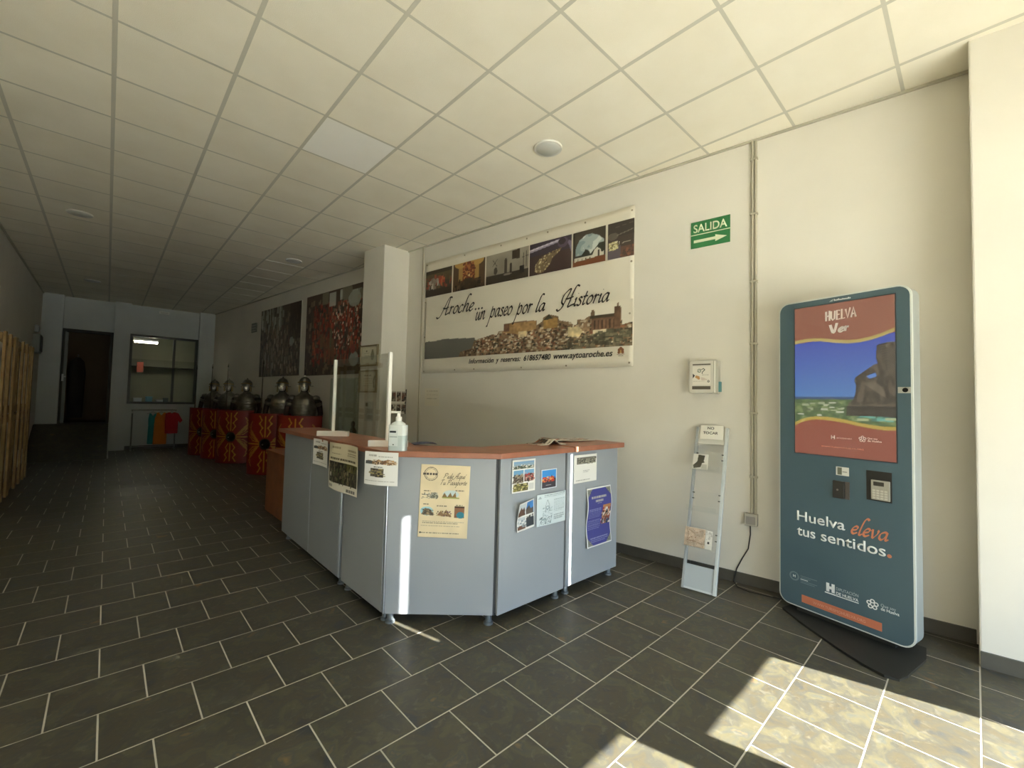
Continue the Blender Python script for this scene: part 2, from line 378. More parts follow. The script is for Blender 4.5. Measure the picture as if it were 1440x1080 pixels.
def shrink(P, g):
    cx = sum(p[0] for p in P)/len(P); cy = sum(p[1] for p in P)/len(P)
    return [(p[0]+math.copysign(min(g,abs(cx-p[0])*.5), cx-p[0]), p[1]+math.copysign(min(g,abs(cy-p[1])*.5), cy-p[1])) for p in P]
R_ = random.Random(11)
for i, (d, x0, y0, Q, full) in enumerate(tiles):
    zz = R_.uniform(-.0002, .0003)
    if i < 300 and d < 90:
        if full: link('tile', full_me, None, floor, loc=(x0, y0, zz))
        else: MB().prism(shrink(Q, GW), -.006, zz).build('tile', slate, floor)
    else: rest.prism(shrink(Q, GW), -.006, zz)
stuff(rest.build('distant_tiles', slate, floor))

# ceiling
ceil_mat = M('ceiling_tile', 'f2eddd', .9, c2='ece6d4', scale=2.2, bump=.15, bscale=220, rnd=.03)
ceil_white = M('ceiling_tile_white', 'f6f5ef', .9, c2='f2f1ea', scale=2, bump=.15, bscale=220)
tbar = M('ceiling_grid_metal', 'c9c6b7', .6)
tbar_glint = M('ceiling_grid_glint', 'f6f4ec', .5)  # window glint on one row of tees, put into the colour
ceiling = struct(MB().prism(ROOM, HC+.06, HC+.2).build('ceiling', M('plaster_dark', 'a8a59c', .9)))
CX0, CY0, CSX, CSY, BW = -.0617, 3.386, .6, .61637, .0125
ct_me = MB().box(BW*.6, CSX-BW*.6, BW*.6, CSY-BW*.6, 0, .015).mesh('ceiling_tile'); ct_me.materials.append(ceil_mat)
ct_me2 = MB().box(BW*.6, CSX-BW*.6, BW*.6, CSY-BW*.6, 0, .015).mesh('ceiling_tile'); ct_me2.materials.append(ceil_white)
for i in range(-3, 9):
    for j in range(-14, 19):
        x0, y0 = CX0+CSX*i, CY0+CSY*j; P = room_clip([(x0,y0),(x0+CSX,y0),(x0+CSX,y0+CSY),(x0,y0+CSY)])
        if area(P) < 4e-3: continue
        if area(P) > .999*CSX*CSY: link('ceiling_tile', ct_me2 if (i, j) == (2, 0) else ct_me, None, ceiling, loc=(x0, y0, HC+.0012))
        else: MB().prism(shrink(P, BW*.6), HC+.0012, HC+.016).build('ceiling_tile', ceil_mat, ceiling)
for i in range(-1, 10):
    x = CX0+CSX*i
    if x < XL or x > wx(YF): continue
    ye = min(YB, (WX0-x)/WK)
    MB().box(x-BW, x+BW, YF, ye, HC, HC+.03).build('ceiling_runner', tbar, ceiling)
for j in range(-13, 19):
    y = CY0+CSY*j
    if not YF < y < YB: continue
    for i in range(-3, 9):
        a, b = max(XL, CX0+CSX*i+BW), min(wx(y), CX0+CSX*(i+1)-BW)
        if b-a < .03: continue
        br = i == 3 and 7 <= j <= 13
        MB().box(a, b, y-BW*.8, y+BW*.8, HC+.0004-(.003 if br else 0), HC+.03).build('cross_tee', tbar_glint if br else tbar, ceiling)

# walls
def wprism(name, poly, z0, z1, mat=wall_white): return struct(MB().prism(poly, z0, z1).build(name, mat))
wr = wprism('wall_right', [(wx(YF-.3),YF-.3),(wx(YF-.3)+.18,YF-.3),(wx(YB+.2)+.18,YB+.2),(wx(YB+.2),YB+.2)], -.1, HC+.2)
wprism('wall_left', [(XL-.18,YF-.3),(XL,YF-.3),(XL,YB+.2),(XL-.18,YB+.2)], -.1, HC+.2)
struct(MB().prism([(2.763,5.651),(3.19,5.66),(3.12,6.2),(2.692,6.151)], 0, HC+.05).build('wall_column_behind_counter', wall_white, bevel=.006))
struct(MB().prism([(3.655,-.55),(4.2,-.5),(4.2,0),(3.582,0)], 0, HC+.05).build('wall_pillar_by_kiosk', wall_white, bevel=.01))
YP = 14.02                                                        # faces of the pilasters on the back wall
wb = MB()
wb.box(-1.13, -.80, YP, YB+.15, -.1, HC+.1); wb.box(.055, .35, YP, YB+.15, -.1, HC+.1); wb.box(1.72, 2.2, YP, YB+.15, -.1, HC+.1)
wb.box(-.80, .055, YB-.05, YB+.15, 2.83, HC+.1); wb.box(-.80, .055, YB-.05, YB+.15, -.1, .66)
wb.box(.35, 1.72, YB-.05, YB+.15, 2.84, HC+.1); wb.box(.35, 1.72, YB-.05, YB+.15, -.1, 1.12)
struct(wb.build('wall_back', M('back_wall_paint', 'cfd3d2', .85, c2='c7cbca', scale=1.5)))
# ramp to the back door
ramp = MB(); ramp.prism_xz([(0,0),(1,0),(1,1),(0,1)], 0, 1) if False else None
ramp.add([(XL,12.4,0),(.05,12.4,0),(.05,13.75,.66),(XL,13.75,.66),(XL,YB,.66),(.05,YB,.66),(.05,YB,0),(XL,YB,0)],
         [(0,1,2,3),(3,2,5,4),(1,6,5,2),(0,3,4,7),(7,4,5,6),(0,7,6,1)])
rp = struct(ramp.build('floor_ramp', slate))
struct(MB().prism([(.05,12.38),(.075,12.38),(.075,YP),(.05,YP)], 0, .02).build('trim_1', M('ramp_edge', 'c9c7bf', .6)))
# facade behind the camera: low glazing, closed band above with three narrow gaps
fm = M('facade_wall', 'e2ddd0', .85); FT = .05
wf = MB()
slits = [(2.619,2.647,2.50,3.34), (2.832,2.841,2.50,3.05), (3.640,3.666,2.50,3.53)]
XR = 4.25; TG = 1.955                                             # right end of the facade, top of the openings band
xs = [XL]+[e for s_ in slits for e in s_[:2]]+[XR]
for k in range(0, len(xs), 2): wf.box(xs[k], xs[k+1], YF-FT, YF, TG, HC+.1)
for a, b, c, d in slits: wf.box(a, b, YF-FT, YF, TG, c); wf.box(a, b, YF-FT, YF, d, HC+.1)
wf.box(XL, -1.0, YF-FT, YF, -.1, TG); wf.box(2.55, 2.755, YF-FT, YF, -.1, TG); wf.box(3.62, XR, YF-FT, YF, -.1, TG)
wf.box(-1.0, 2.55, YF-FT, YF, -.1, .1); wf.box(-1.0, 2.55, YF-FT, YF, 1.93, TG); wf.box(2.755, 3.62, YF-FT, YF, 1.80, TG)
struct(wf.build('wall_front', fm))
alu = M('aluminium', 'b9bcbd', .35, .9)
gl = M_glass('window_glass', (.97,.98,.98))
w1 = struct(MB().box(-1.0,-.97,YF-.06,YF-.01,.1,1.93).box(.68,.72,YF-.06,YF-.01,.1,1.93).box(-1.0,2.55,YF-.06,YF-.01,.1,.12).build('window_1', alu))
MB().box(-.97,.68,YF-.038,YF-.032,.12,1.925).build('pane', gl, w1); MB().box(.72,2.545,YF-.038,YF-.032,.12,1.925).build('pane', gl, w1)
d1 = struct(MB().box(2.755,3.62,YF-.06,YF-.01,-.0,.015).build('door_1', alu))
MB().box(2.76,3.615,YF-.038,YF-.032,.02,1.795).build('pane', gl, d1)
MB().tube([(2.82,YF-.03,.8),(2.82,YF+.04,.85),(2.82,YF+.04,1.2),(2.82,YF-.03,1.25)], .012).build('door_handle', alu, d1)
gnd = struct(MB().box(-60, 60, -90, YF-.06, -.3, -.03).build('floor_street', M('pavement', 'f0e7d6', .9, c2='e8dfce', scale=.6)))
struct(MB().box(-40,40,-10.6,-10.3,-.03,1.3).build('light_blocker_parapet', M('blocker_parapet_grey', '77756b', .9, c2='66645b', scale=2)))  # unseen low parapet, added to keep ground light off the back of the room
struct(MB().box(-70,70,-27,-26,-.03,4.5).build('light_blocker_wall', M('blocker_wall_grey', '6a6b62', .9, c2='585a50', scale=.8)))  # unseen far wall, added to cut the low sky light reaching the back

# perimeter angle where the ceiling meets the walls
ang = M('ceiling_angle', 'bab6a5', .6)
struct(MB().prism([(wx(YF)-.022,YF),(wx(YF),YF),(wx(YB),YB),(wx(YB)-.022,YB)], HC-.015, HC).build('trim_3', ang)); struct(MB().box(XL,XL+.022,YF,YB,HC-.022,HC).build('trim_4', ang))
# skirting
skm = M('skirting_tile', '4d4a43', .45, c2='5a564c', scale=5)
def skirting(name, p0, p1, off, h=.085):
    L = math.hypot(p1[0]-p0[0], p1[1]-p0[1]); a = math.atan2(p1[1]-p0[1], p1[0]-p0[0])
    b = struct(MB().box(0, L, 0, .006, 0, h-.004).build(name, M('skirting_bed', '8a867a', .9), loc=(p0[0], p0[1], .0), rot=(0,0,a)))
    n = max(1, int(L/.33)); w = L/n; me = MB().box(.0012, w-.0012, -.006, .006, 0, h).mesh('skirting_tile'); me.materials.append(skm)
    for i in range(n): link('skirting_tile', me, None, b, loc=(i*w, 0, 0))
    return b
skirting('baseboard_right', (wx(5.64)-.006,5.64), (wx(.01)-.006,.01), 0)
skirting('baseboard_right_far', (wx(14.0)-.006,14.0), (wx(6.25)-.006,6.25), 0)
skirting('baseboard_pillar', (3.575,-.004), (3.648,-.55), 0)
skirting('baseboard_pillar_side', (3.86,.008), (3.582,.008), 0) if False else None
skirting('baseboard_back', (.36,14.19), (1.715,14.19), 0)
skirting('baseboard_column', (2.686,6.15), (2.757,5.65), 0)
skirting('baseboard_column_side', (2.765,5.644), (3.15,5.652), 0)

# ================================================================ reception counter
panel_grey = M('laminate_grey', 'a1a7ad', .38, c2='9ea4aa', scale=3)
carcass = M('carcass_grey', '7d8183', .6)
alum_strip_lit = M('strip_aluminium_lit', 'c3cbd2', .3, .6)  # aluminium strip, its pale tone stands for the lit panel side edges
footm = M('foot_metal', '8d979e', .35, .7)
wood = M('cherry_wood', 'a96f57', .35, c2='97614b', scale=9, detail=8)
wood_edge = M('cherry_edge', 'b8623f', .4)
ZP0, ZP1 = .07, 1.04
def counter_unit(label, o, d, w, feet, strip=None, depth=.33, group=None):
    a = math.atan2(d[1], d[0]); u = thing('counter_unit', label, 'counter', (o[0], o[1], 0), a, group)
    MB().box(.004, w-.004, 0, .019, ZP0, ZP1).build('panel', panel_grey, u, bevel=.002)
    MB().box(.008, w-.008, .019, depth, ZP0+.006, ZP1-.002).build('carcass', carcass, u)
    for f in feet:
        MB().loft([(0,f,.05,.027,.027),(.012,f,.05,.027,.027),(.018,f,.05,.019,.019),(ZP0+.006,f,.05,.019,.019)], 14).build('foot', footm, u, smooth=True)
    for f in (feet[0], feet[-1]): MB().loft([(0,f,depth-.06,.027,.027),(.012,f,depth-.06,.027,.027),(.018,f,depth-.06,.019,.019),(ZP0+.006,f,depth-.06,.019,.019)], 12).build('foot', footm, u, smooth=True)
    if strip is not None: MB().box(strip-.011, strip+.011, .002, .03, ZP0-.002, ZP1).build('edge_strip', alum_strip_lit, u, bevel=.004)
    return u
GU = 'grey units of the reception counter'
S = (0, -1)
counter_unit('leftmost grey panel unit of the reception counter, farthest from the window light', (1.318,4.705), (-.012,-1), .785, [.08], .79, group=GU)
counter_unit('grey counter unit under the left white upright, with a small hanging notice', (1.308,3.90), (-.012,-1), .665, [.62], .672, group=GU)
counter_unit('grey counter unit beside the angled corner, behind the crowd photo poster', (1.30,3.175), (0,-1), .64, [.03,.60], .652, group=GU)
counter_unit('plain grey front unit with four small sheets taped to it', (1.818,2.035), (1,-.01), .63, [.59], None, group=GU)
counter_unit('right end grey unit of the counter carrying the purple poster', (2.462,2.03), (1,-.01), .645, [.06,.6], None, group=GU)
# angled corner unit
cw = math.hypot(.5,.455); cu_ = thing('counter_unit', 'angled grey corner unit of the counter with the cream poster', 'counter', (1.305,2.51,0), math.atan2(-.455,.5), GU)
MB().box(.004, cw-.004, 0, .019, ZP0, ZP1).build('panel', panel_grey, cu_, bevel=.002)
MB().prism([(.05,.02),(cw-.05,.02),(cw-.20,.18),(.20,.18)], ZP0+.006, ZP1-.002).build('carcass', carcass, cu_)
for f in (.03, cw-.03):
    MB().loft([(0,f,.045,.03,.03),(.012,f,.045,.03,.03),(.018,f,.045,.021,.021),(ZP0+.006,f,.045,.021,.021)], 16).build('foot', footm, cu_, smooth=True)
MB().box(-.006,.004,.004,.03,ZP0,ZP1).build('edge_strip', M('strip_dark', '3c4146', .4), cu_)
MB().box(cw-.003,cw+.008,.004,.03,ZP0,ZP1).build('edge_strip', MATS['strip_dark'], cu_)
ZW = 1.075
wt = thing('worktop', 'long reddish brown wooden worktop bending around the reception counter', 'worktop', (1.26,2.5,0))
P = [(1.27,4.76),(1.255,2.49),(1.79,1.995),(2.49,1.985),(2.49,2.36),(1.93,2.37),(1.66,2.62),(1.66,4.76)]
MB().prism([(x-1.26,y-2.5) for x,y in P], ZP1, ZW).build('board', wood, wt, bevel=.004)
wt2 = thing('worktop', 'short wooden worktop piece at the right end, under the newspapers', 'worktop', (2.5,1.985,0))
MB().box(0,.645,0,.375,ZP1,ZW+.004).build('board', wood, wt2, bevel=.004)
# desk behind the left end of the counter
dk = thing('desk', 'brown wooden desk standing behind the left end of the counter', 'desk', (1.47,4.86,0))
dwood = M('desk_wood', '9a5f3a', .45, c2='865131', scale=8)
MB().box(0,.62,0,1.15,.70,.735).build('desk_top', dwood, dk, bevel=.003)
MB().box(.01,.03,.02,1.13,.0,.70).build('side_panel', dwood, dk); MB().box(.59,.61,.02,1.13,0,.70).build('side_panel', dwood, dk)
MB().box(.03,.59,1.10,1.12,.02,.70).build('back_panel', dwood, dk)

# ---------------------------------------------------------------- sheets taped to the counter
WHITE = 'eeeeea'
def sheet(name, label, o, d, x0, x1, z0, z1, cv, group=None, y=-.004, bend=None, tilt=0., cat='poster'):
    a = math.atan2(d[1], d[0]); p = print_mesh(name, cv, x0, x1, z0, z1, None, y, bend=bend, solid=.0008, tilt=tilt)
    p.location = (o[0], o[1], 0); p.rotation_euler = (0,0,a); return tag(p, label, cat, group)
GP = 'sheets on the counter'
# cream passport poster
cv = Cv(120, 170, 'ead9b4'); cv.shade(.96+.06*cv.vnoise(6,8,1))
cv.ring(.21,.87,.14,.095,.9,'5c5148',.8); cv.ring(.21,.87,.11,.075,.93,'5c5148',.6)
cv.rect(.05,.855,.40,.885,'e6d5b0'); cv.textlines(.05,.41,.885,1,.03,.03,'3f3833',.85)
cv.ell(.63,.60,.16,.055,'c8d8da',.9); cv.poly([(.45,.555),(.50,.62),(.56,.56),(.62,.625),(.66,.57),(.72,.63),(.74,.56),(.80,.55)],'8a6f45'); cv.rect(.46,.54,.8,.556,'9aa04e',.8)
cv.rect(.05,.575,.25,.59,'6d6a64',.8); cv.poly([(.2,.54),(.25,.61),(.32,.62),(.38,.57),(.36,.53)],'7d7d6d'); cv.speck(60,.05,.53,.38,.61,.012,.006,['55544c','a8a58f','d8d3c0'],2)
cv.ell(.16,.36,.13,.06,'9fcfdc',.9); cv.poly([(.05,.31),(.12,.40),(.22,.39),(.30,.33),(.30,.30)],'7a6b55'); cv.speck(40,.06,.3,.30,.39,.012,.006,['4f4a40','b29b74'],3)
cv.poly([(.36,.30),(.44,.37),(.50,.33),(.55,.39),(.60,.34),(.65,.32),(.66,.29)],'8f6f4f'); cv.speck(40,.36,.29,.66,.37,.012,.006,['5a4632','c9b07a','6e4b5d'],4)
cv.rect(.72,.28,.92,.43,'8c6248'); cv.ell(.84,.32,.08,.045,'3d8797'); cv.rect(.72,.42,.92,.44,'4a3528')
for u, v, w in ((.08,.64,.14),(.72,.66,.18),(.08,.46,.13),(.36,.44,.22),(.74,.46,.16)): cv.textlines(u,u+w,v,1,.02,.012,'4a423a',.8,int(u*99))
cv.textlines(.08,.92,.225,2,.022,.009,'6b6256',.6,1); cv.textlines(.06,.94,.165,1,.02,.009,'6b6256',.6,2); cv.textlines(.05,.95,.07,1,.02,.014,'4f483f',.6,3); cv.ell(.05,.065,.018,.012,'3d3a36')
p = sheet('poster', 'cream poster with little landmark drawings on the angled corner panel', (1.305,2.51), (.5,-.455), .20,.507,.541,.99, cv, GP, tilt=-.025)
ink = M('ink_brown', '55463a', .6)
script_text('lettering','Pide Aquí',p,.345,.908,.015,ink,y=-.0055,nib=.26,thin=.1,shear=.35,width=.135)
script_text('lettering','Tu Pasaporte',p,.325,.868,.015,ink,y=-.0055,nib=.26,thin=.1,shear=.35,width=.165)
# four small sheets
FO, FD = (1.82,2.03), (1,-.01)
cv = Cv(60, 84, WHITE)
cv.rect(.06,.72,.94,.94,'8ea9bd'); cv.rect(.06,.72,.94,.80,'4f5a4a'); cv.speck(60,.06,.72,.94,.83,.03,.01,['e3e0d6','3c4336','8a8d7c'],1); cv.rect(.06,.88,.94,.94,'7fa3c4')
cv.rect(.06,.30,.48,.68,'6fa2c8'); cv.rect(.06,.30,.48,.52,'5a4e42'); cv.speck(50,.06,.30,.48,.55,.03,.02,['33302b','8d7a63','a59c8b'],2)
cv.rect(.52,.32,.94,.68,'78a9cf'); cv.rect(.52,.32,.94,.55,'6e4a46'); cv.speck(50,.52,.32,.94,.58,.03,.02,['b03f3b','3a2f2c','c7a79a'],3)
cv.rect(.06,.05,.68,.27,'6b6536'); cv.speck(50,.06,.05,.68,.27,.03,.02,['3d3a22','a8a065','c9c08d'],4); cv.rect(.72,.06,.94,.25,'d4d6d4')
sheet('photo_sheet', 'white sheet of four town photos, upper left on the front unit', FO, FD, .092,.303,.808,1.02, cv, GP)
cv = Cv(50, 64, 'dfe8ef'); cv.rect(.06,.05,.94,.95,'2f86d6'); cv.rect(.06,.6,.94,.95,'3f95e0'); cv.poly([(.06,.05),(.06,.42),(.2,.48),(.3,.62),(.42,.5),(.6,.56),(.66,.7),(.74,.55),(.94,.5),(.94,.05)],'3f3b44'); cv.speck(50,.1,.35,.8,.6,.05,.03,['d8402a','b8382c','f0c26a','e06c3c'],5); cv.textlines(.3,.7,.2,1,.05,.03,'b9b9bf',.8)
sheet('photo_sheet', 'small bright blue night photo card with red castle lights', FO, FD, .363,.52,.803,.935, cv, GP)
cv = Cv(50, 60, WHITE); cv.rect(.05,.52,.48,.95,'cfd8dc'); cv.poly([(.05,.52),(.48,.52),(.45,.7),(.35,.82),(.28,.74),(.18,.84),(.05,.66)],'5d4537'); cv.rect(.53,.52,.95,.95,'4f8fd3'); cv.poly([(.53,.52),(.95,.52),(.95,.72),(.8,.68),(.7,.82),(.53,.7)],'5c534c'); cv.rect(.05,.06,.48,.47,'c7cfd4'); cv.rect(.05,.06,.48,.2,'6c4d3e'); cv.speck(30,.05,.15,.48,.4,.04,.03,['e8e8e6','8b9aa4'],6); cv.rect(.53,.08,.95,.4,'3f4549'); cv.speck(20,.53,.4,.95,.47,.02,.02,['333333','999999'],2)
sheet('photo_sheet', 'curling photo sheet peeling off at its top left corner, lower left', FO, FD, .13,.30,.562,.75, cv, GP, bend=lambda U,V: -.05*np.clip(V-.35-.6*U,0,1)-.012*(1-U), tilt=.06)
cv = Cv(76, 70, 'd7e3e8'); cv.shade(.97+.04*cv.vnoise(5,5,3)); sk = '7f959e'
cv.line([(.2,.25),(.2,.4),(.28,.4),(.28,.62),(.32,.75),(.34,.8),(.36,.75),(.4,.62),(.4,.45),(.5,.45),(.5,.25)],.012,sk); cv.ring(.34,.55,.05,.06,.7,sk); cv.speck(60,.08,.05,.48,.28,.015,.02,['6f858f','9fb2ba','54666e'],7,al=.7); cv.speck(40,.2,.28,.5,.62,.02,.008,['93a8b1'],9,al=.7); cv.line([(.06,.86),(.1,.92),(.14,.86),(.06,.86)],.012,sk)
cv.textlines(.24,.95,.95,2,.05,.02,'6d818a',.6,1); cv.textlines(.55,.95,.78,9,.045,.016,'7d9099',.55,2); cv.textlines(.55,.93,.3,3,.06,.035,'5d7079',.55,3)
sheet('drawing_sheet', 'pale blue sheet with a church drawing and lines of text', FO, FD, .325,.62,.556,.77, cv, GP, bend=lambda U,V: -.008*np.sin(3.1*U))
cv = Cv(70, 60, 'f0efe9'); cv.rect(.12,.66,.94,.9,'6e6c62'); cv.speck(60,.12,.66,.94,.86,.04,.02,['8f8c7c','4d4b45','a5a28f'],8); cv.textlines(.38,.68,.44,2,.05,.025,'6f6f6d',.7,3); cv.textlines(.08,.9,.11,1,.05,.022,'9a9a96',.7,4)
sheet('notice_sheet', 'white notice with a grey photo strip at the top of the right end unit', FO, FD, .712,.985,.802,1.01, cv, GP)
cv = Cv(80, 112, 'f2f2f0'); cv.rect(.04,.03,.97,.97,'45488f'); 
for a, b in ((.04,.97),(.97,.97),(.04,.03),(.97,.03)):
    su, sv = (1 if a < .5 else -1), (1 if b < .5 else -1); cv.poly([(a,b),(a+su*.2,b),(a+su*.1,b+sv*.06),(a,b+sv*.13)],'8e8f80'); cv.ring(a+su*.09,b+sv*.05,.05,.03,.6,'5b5e58',.8)
cv.textlines(.18,.85,.845,1,.05,.035,'d6d1b8',.8,1); cv.textlines(.33,.68,.785,1,.05,.035,'d6d1b8',.8,2); cv.textlines(.4,.6,.735,1,.05,.012,'c9c7c0',.7,3)
cv.textlines(.08,.56,.64,6,.028,.012,'a9abd0',.65,4); cv.textlines(.08,.56,.45,7,.024,.01,'a9abd0',.65,5); cv.textlines(.15,.85,.15,3,.03,.012,'b7b9d6',.7,6)
cv.rect(.62,.34,.95,.68,'c78a5c'); cv.rect(.62,.34,.95,.46,'8a7a58'); cv.speck(110,.62,.36,.95,.62,.03,.02,['e5e1d8','33405c','d8b08a','6b4a38','a23a30','2a2a2a'],7)
sheet('poster', 'purple event poster in a white border low on the right end unit', FO, FD, .865,1.176,.302,.747, cv, GP, y=-.006, bend=lambda U,V: -.008*np.cos(9*V)-.004)
# hanging papers on the left part
def notice_cv():
    cv = Cv(70, 74, 'f1f1ef'); cv.textlines(.15,.42,.9,1,.1,.05,'9b9b98',.7,2); cv.textlines(.45,.9,.86,1,.1,.025,'a5a5a2',.7,3)
    cv.poly([(.05,.62),(.05,.72),(.2,.73),(.35,.70),(.45,.77),(.58,.72),(.72,.78),(.95,.72),(.95,.62)],'9a7a5a'); cv.rect(.05,.62,.25,.72,'55595a'); cv.speck(60,.28,.62,.95,.74,.03,.018,['c9a477','7a5a42','d8cbb8','5c463a'],4)
    cv.textlines(.32,.6,.56,1,.1,.035,'4a4a4a',.9,5); cv.rect(.22,.26,.62,.50,'5b564c'); cv.speck(30,.22,.26,.62,.5,.06,.02,['7c7464','a79a6b','3f3b34'],6); cv.textlines(.05,.95,.14,1,.1,.022,'8d8d8a',.8,7)
    return cv
sheet('notice_sheet', 'small white notice hanging at the far left of the counter edge', (1.30,4.7), S, 1.0,1.31,.853,1.06, notice_cv(), GP, y=-.05, bend=lambda U,V: .012*np.sin(3*U)+.03*(1-V)*0)
cv = Cv(90, 118, 'e9e4d6'); cv.rect(0,.55,1,1,'d8cfb4'); cv.rect(.04,.16,.97,.60,'2f2c24'); cv.rect(.6,.44,.97,.6,'6d6a2e',.8); cv.speck(260,.05,.17,.96,.56,.012,.035,['141310','4b4334','6b5f46','3a3a30','8c8266','55603a'],8,al=.8); cv.ell(.12,.32,.03,.05,'d9d5c8',.9)
cv.textlines(.12,.42,.92,1,.1,.04,'8f8262',.8,1); cv.textlines(.6,.95,.9,1,.1,.045,'8a7d5f',.8,2); cv.textlines(.6,.92,.82,2,.04,.018,'7c7158',.7,3); cv.textlines(.12,.5,.78,1,.1,.02,'8a7f66',.7,4); cv.textlines(.08,.95,.69,1,.1,.045,'5d553f',.85,5); cv.textlines(.06,.24,.11,1,.1,.06,'5c5c58',.7,6); cv.textlines(.66,.92,.09,1,.1,.06,'5c5c58',.7,7)
sheet('poster', 'tall poster with a dark crowd photo hanging over the counter seam', (1.30,4.7), S, 1.40,1.872,.732,1.065, cv, GP, y=-.055, bend=lambda U,V: -.012*np.sin(5*U+1.5*V)-.01*(1-V))
sheet('notice_sheet', 'white notice with a town photo hanging below the bottle at the corner', (1.285,2.5), (.5,-.866), -.133,.103,.868,1.07, notice_cv(), GP, y=-.034, bend=lambda U,V: -.02*np.sin(3.14*U)*(1-.5*V))

# ---------------------------------------------------------------- protective screen, bottle, papers on the worktop
whitep = M('white_plastic', 'f0efeb', .35); 
sg = thing('protective_screen', 'clear counter screen between two white uprights on the worktop', 'screen', (1.40,2.72,ZW))
ba = math.atan2(-.67,.74)
for yy in (0., .97):
    MB().box(-.13,.13,-.018,.018,0,.042).build('base_bar', whitep, sg, bevel=.003, loc=(-.01,yy-.03,0), rot=(0,0,ba))
    MB().box(-.012,.012,-.012,.012,.042,.64).build('upright', whitep, sg, bevel=.003, loc=(0,yy,0))
MB().box(-.0025,.0025,.012,.958,.05,.635).build('pane', M_glass('acrylic', (.95,.965,.95)), sg)
bt = thing('pump_bottle', 'clear hand gel bottle with white pump on the counter corner', 'bottle', (1.345,2.475,ZW), math.radians(-50))
plas = M('bottle_plastic', 'dfe6e6', .25); liq = M('gel', 'b7c6c8', .15)
MB().prism(rrect(-.055,.055,-.035,.035,.02,5), .0, .095).build('gel', liq, bt, smooth=True)
bb = MB(); 
for z0, z1, k in ((.095,.16,1.),):
    bb.prism(rrect(-.055,.055,-.035,.035,.02,5), z0, z1)
bb.build('body', plas, bt, smooth=True)
MB().loft([(.16,0,0,.05,.033),(.172,0,0,.04,.028),(.182,0,0,.02,.02),(.19,0,0,.016,.016)],16).build('shoulder', plas, bt, smooth=True)
pm = MB().loft([(.185,0,0,.019,.019),(.208,0,0,.019,.019),(.212,0,0,.012,.012),(.235,0,0,.009,.009)],14).build('pump', whitep, bt, smooth=True)
MB().box(-.05,.012,-.008,.008,.233,.246).build('nozzle', whitep, pm, bevel=.003)
lb = MB().box(-.045,.012,-.0365,-.0352,.03,.135).build('bottle_label', M('label_paper', 'd3dcdd', .5), bt)
MB().box(-.04,.0,-.038,-.0365,.112,.124).build('label_band', M('label_dark', '26323a', .5), lb); MB().box(-.04,.008,-.038,-.0365,.085,.089).build('label_line', M('label_grey', '7d8b90', .5), lb)
MB().box(-.02,-.012,-.038,-.0365,.036,.042).build('label_line', MATS['label_dark'], lb)
def flat_print(name, label, cat, cv, loc, rotz, w, d, group, lift=None):
    p = print_mesh(name, cv, 0, w, 0, d, None, 0, bend=(lambda U,V: -lift(U,V)) if lift else None, solid=.004)
    p.location = loc; p.rotation_euler = (math.radians(-90), 0, rotz); 
    # grid lies in XZ facing -y: rotate so that it faces +z
    p.rotation_euler = (math.radians(-90), 0, rotz); return tag(p, label, cat, group)
def news_cv(seed):
    cv = Cv(40, 30, 'd8d2c6'); cv.rect(.05,.5,.5,.95,'6b5a4c'); cv.speck(60,.05,.1,.95,.95,.06,.05,['4a3f3a','8f7f72','c9beb0','a8623f'],seed); cv.textlines(.5,.95,.9,8,.1,.04,'77716a',.7,seed); return cv
flat_print('newspaper', 'folded newspaper with a raised fold at the worktop joint', 'newspaper', news_cv(1), (2.33,2.18,ZW+.006), math.radians(-8), .26,.17, 'newspapers on the worktop', lambda U,V: .035*np.exp(-((U-.55)/.14)**2)+.002)
flat_print('newspaper', 'flat newspaper lying along the right end of the worktop', 'newspaper', news_cv(2), (2.62,2.26,ZW+.010), math.radians(-8), .42,.24, 'newspapers on the worktop', lambda U,V: .012*np.exp(-((U-.1)/.15)**2)+.004)
cv = Cv(24,16,'4f5570'); cv.speck(20,0,0,1,1,.1,.1,['6b6f88','3c4056'],1)
flat_print('leaflet', 'dark blue leaflet lying on the worktop behind the corner poster', 'leaflet', cv, (1.57,2.66,ZW+.004), math.radians(-20), .16,.11, None, lambda U,V: .006+.008*np.sin(3*U))

# ================================================================ kiosk
kd = (-.149,-.714); KA = math.atan2(kd[1], kd[0])
k = thing('information_kiosk', 'tall teal touch screen kiosk with rounded white rim beside the wall', 'kiosk', (3.516,.957,0), KA)
KW = .732
MB().prism([(.03,-.02),(.20,-.13),(.45,-.26),(.60,-.325),(.70,-.345),(.755,-.32),(.765,-.24),(.76,.05),(.72,.2),(.05,.2)], 0, .014).build('base_plate', M('black_steel', '24241f', .55), k)
MB().box(.1,.63,.03,.13,.014,.08).build('plinth', MATS['black_steel'], k)
rim = M('kiosk_rim', 'e0e4de', .35, .1); teal = M('kiosk_teal', '50666f', .42, c2='4e646d', scale=2)
MB().prism_xz(rrect(0,KW,.05,2.138,.065), .002, .014).build('rim', rim, k, smooth=True)
MB().prism_xz(rrect(.001,KW-.001,.051,2.137,.065), .014, .12).build('body', M('kiosk_body', 'a4a9a6', .45, .2), k, smooth=True)
MB().prism_xz(rrect(.012,KW-.012,.062,2.126,.055), .12, .15).build('rear_cover', M('kiosk_back', '9a9fa0', .5), k, smooth=True)
MB().prism_xz(rrect(.009,KW-.009,.059,2.129,.058), -.002, .006).build('front_panel', teal, k)
SX0,SX1,SZ0,SZ1 = .108,.656,1.094,2.087
bz = MB().box(SX0-.006,SX1+.006,-.0035,-.0018,SZ0-.006,SZ1+.006).build('screen_bezel', M('bezel', '333d42', .4), k)
cv = Cv(190, 330, '9a5c46')
def sv(z): return (z-SZ0)/(SZ1-SZ0)
def su(x): return (x-SX0)/(SX1-SX0)
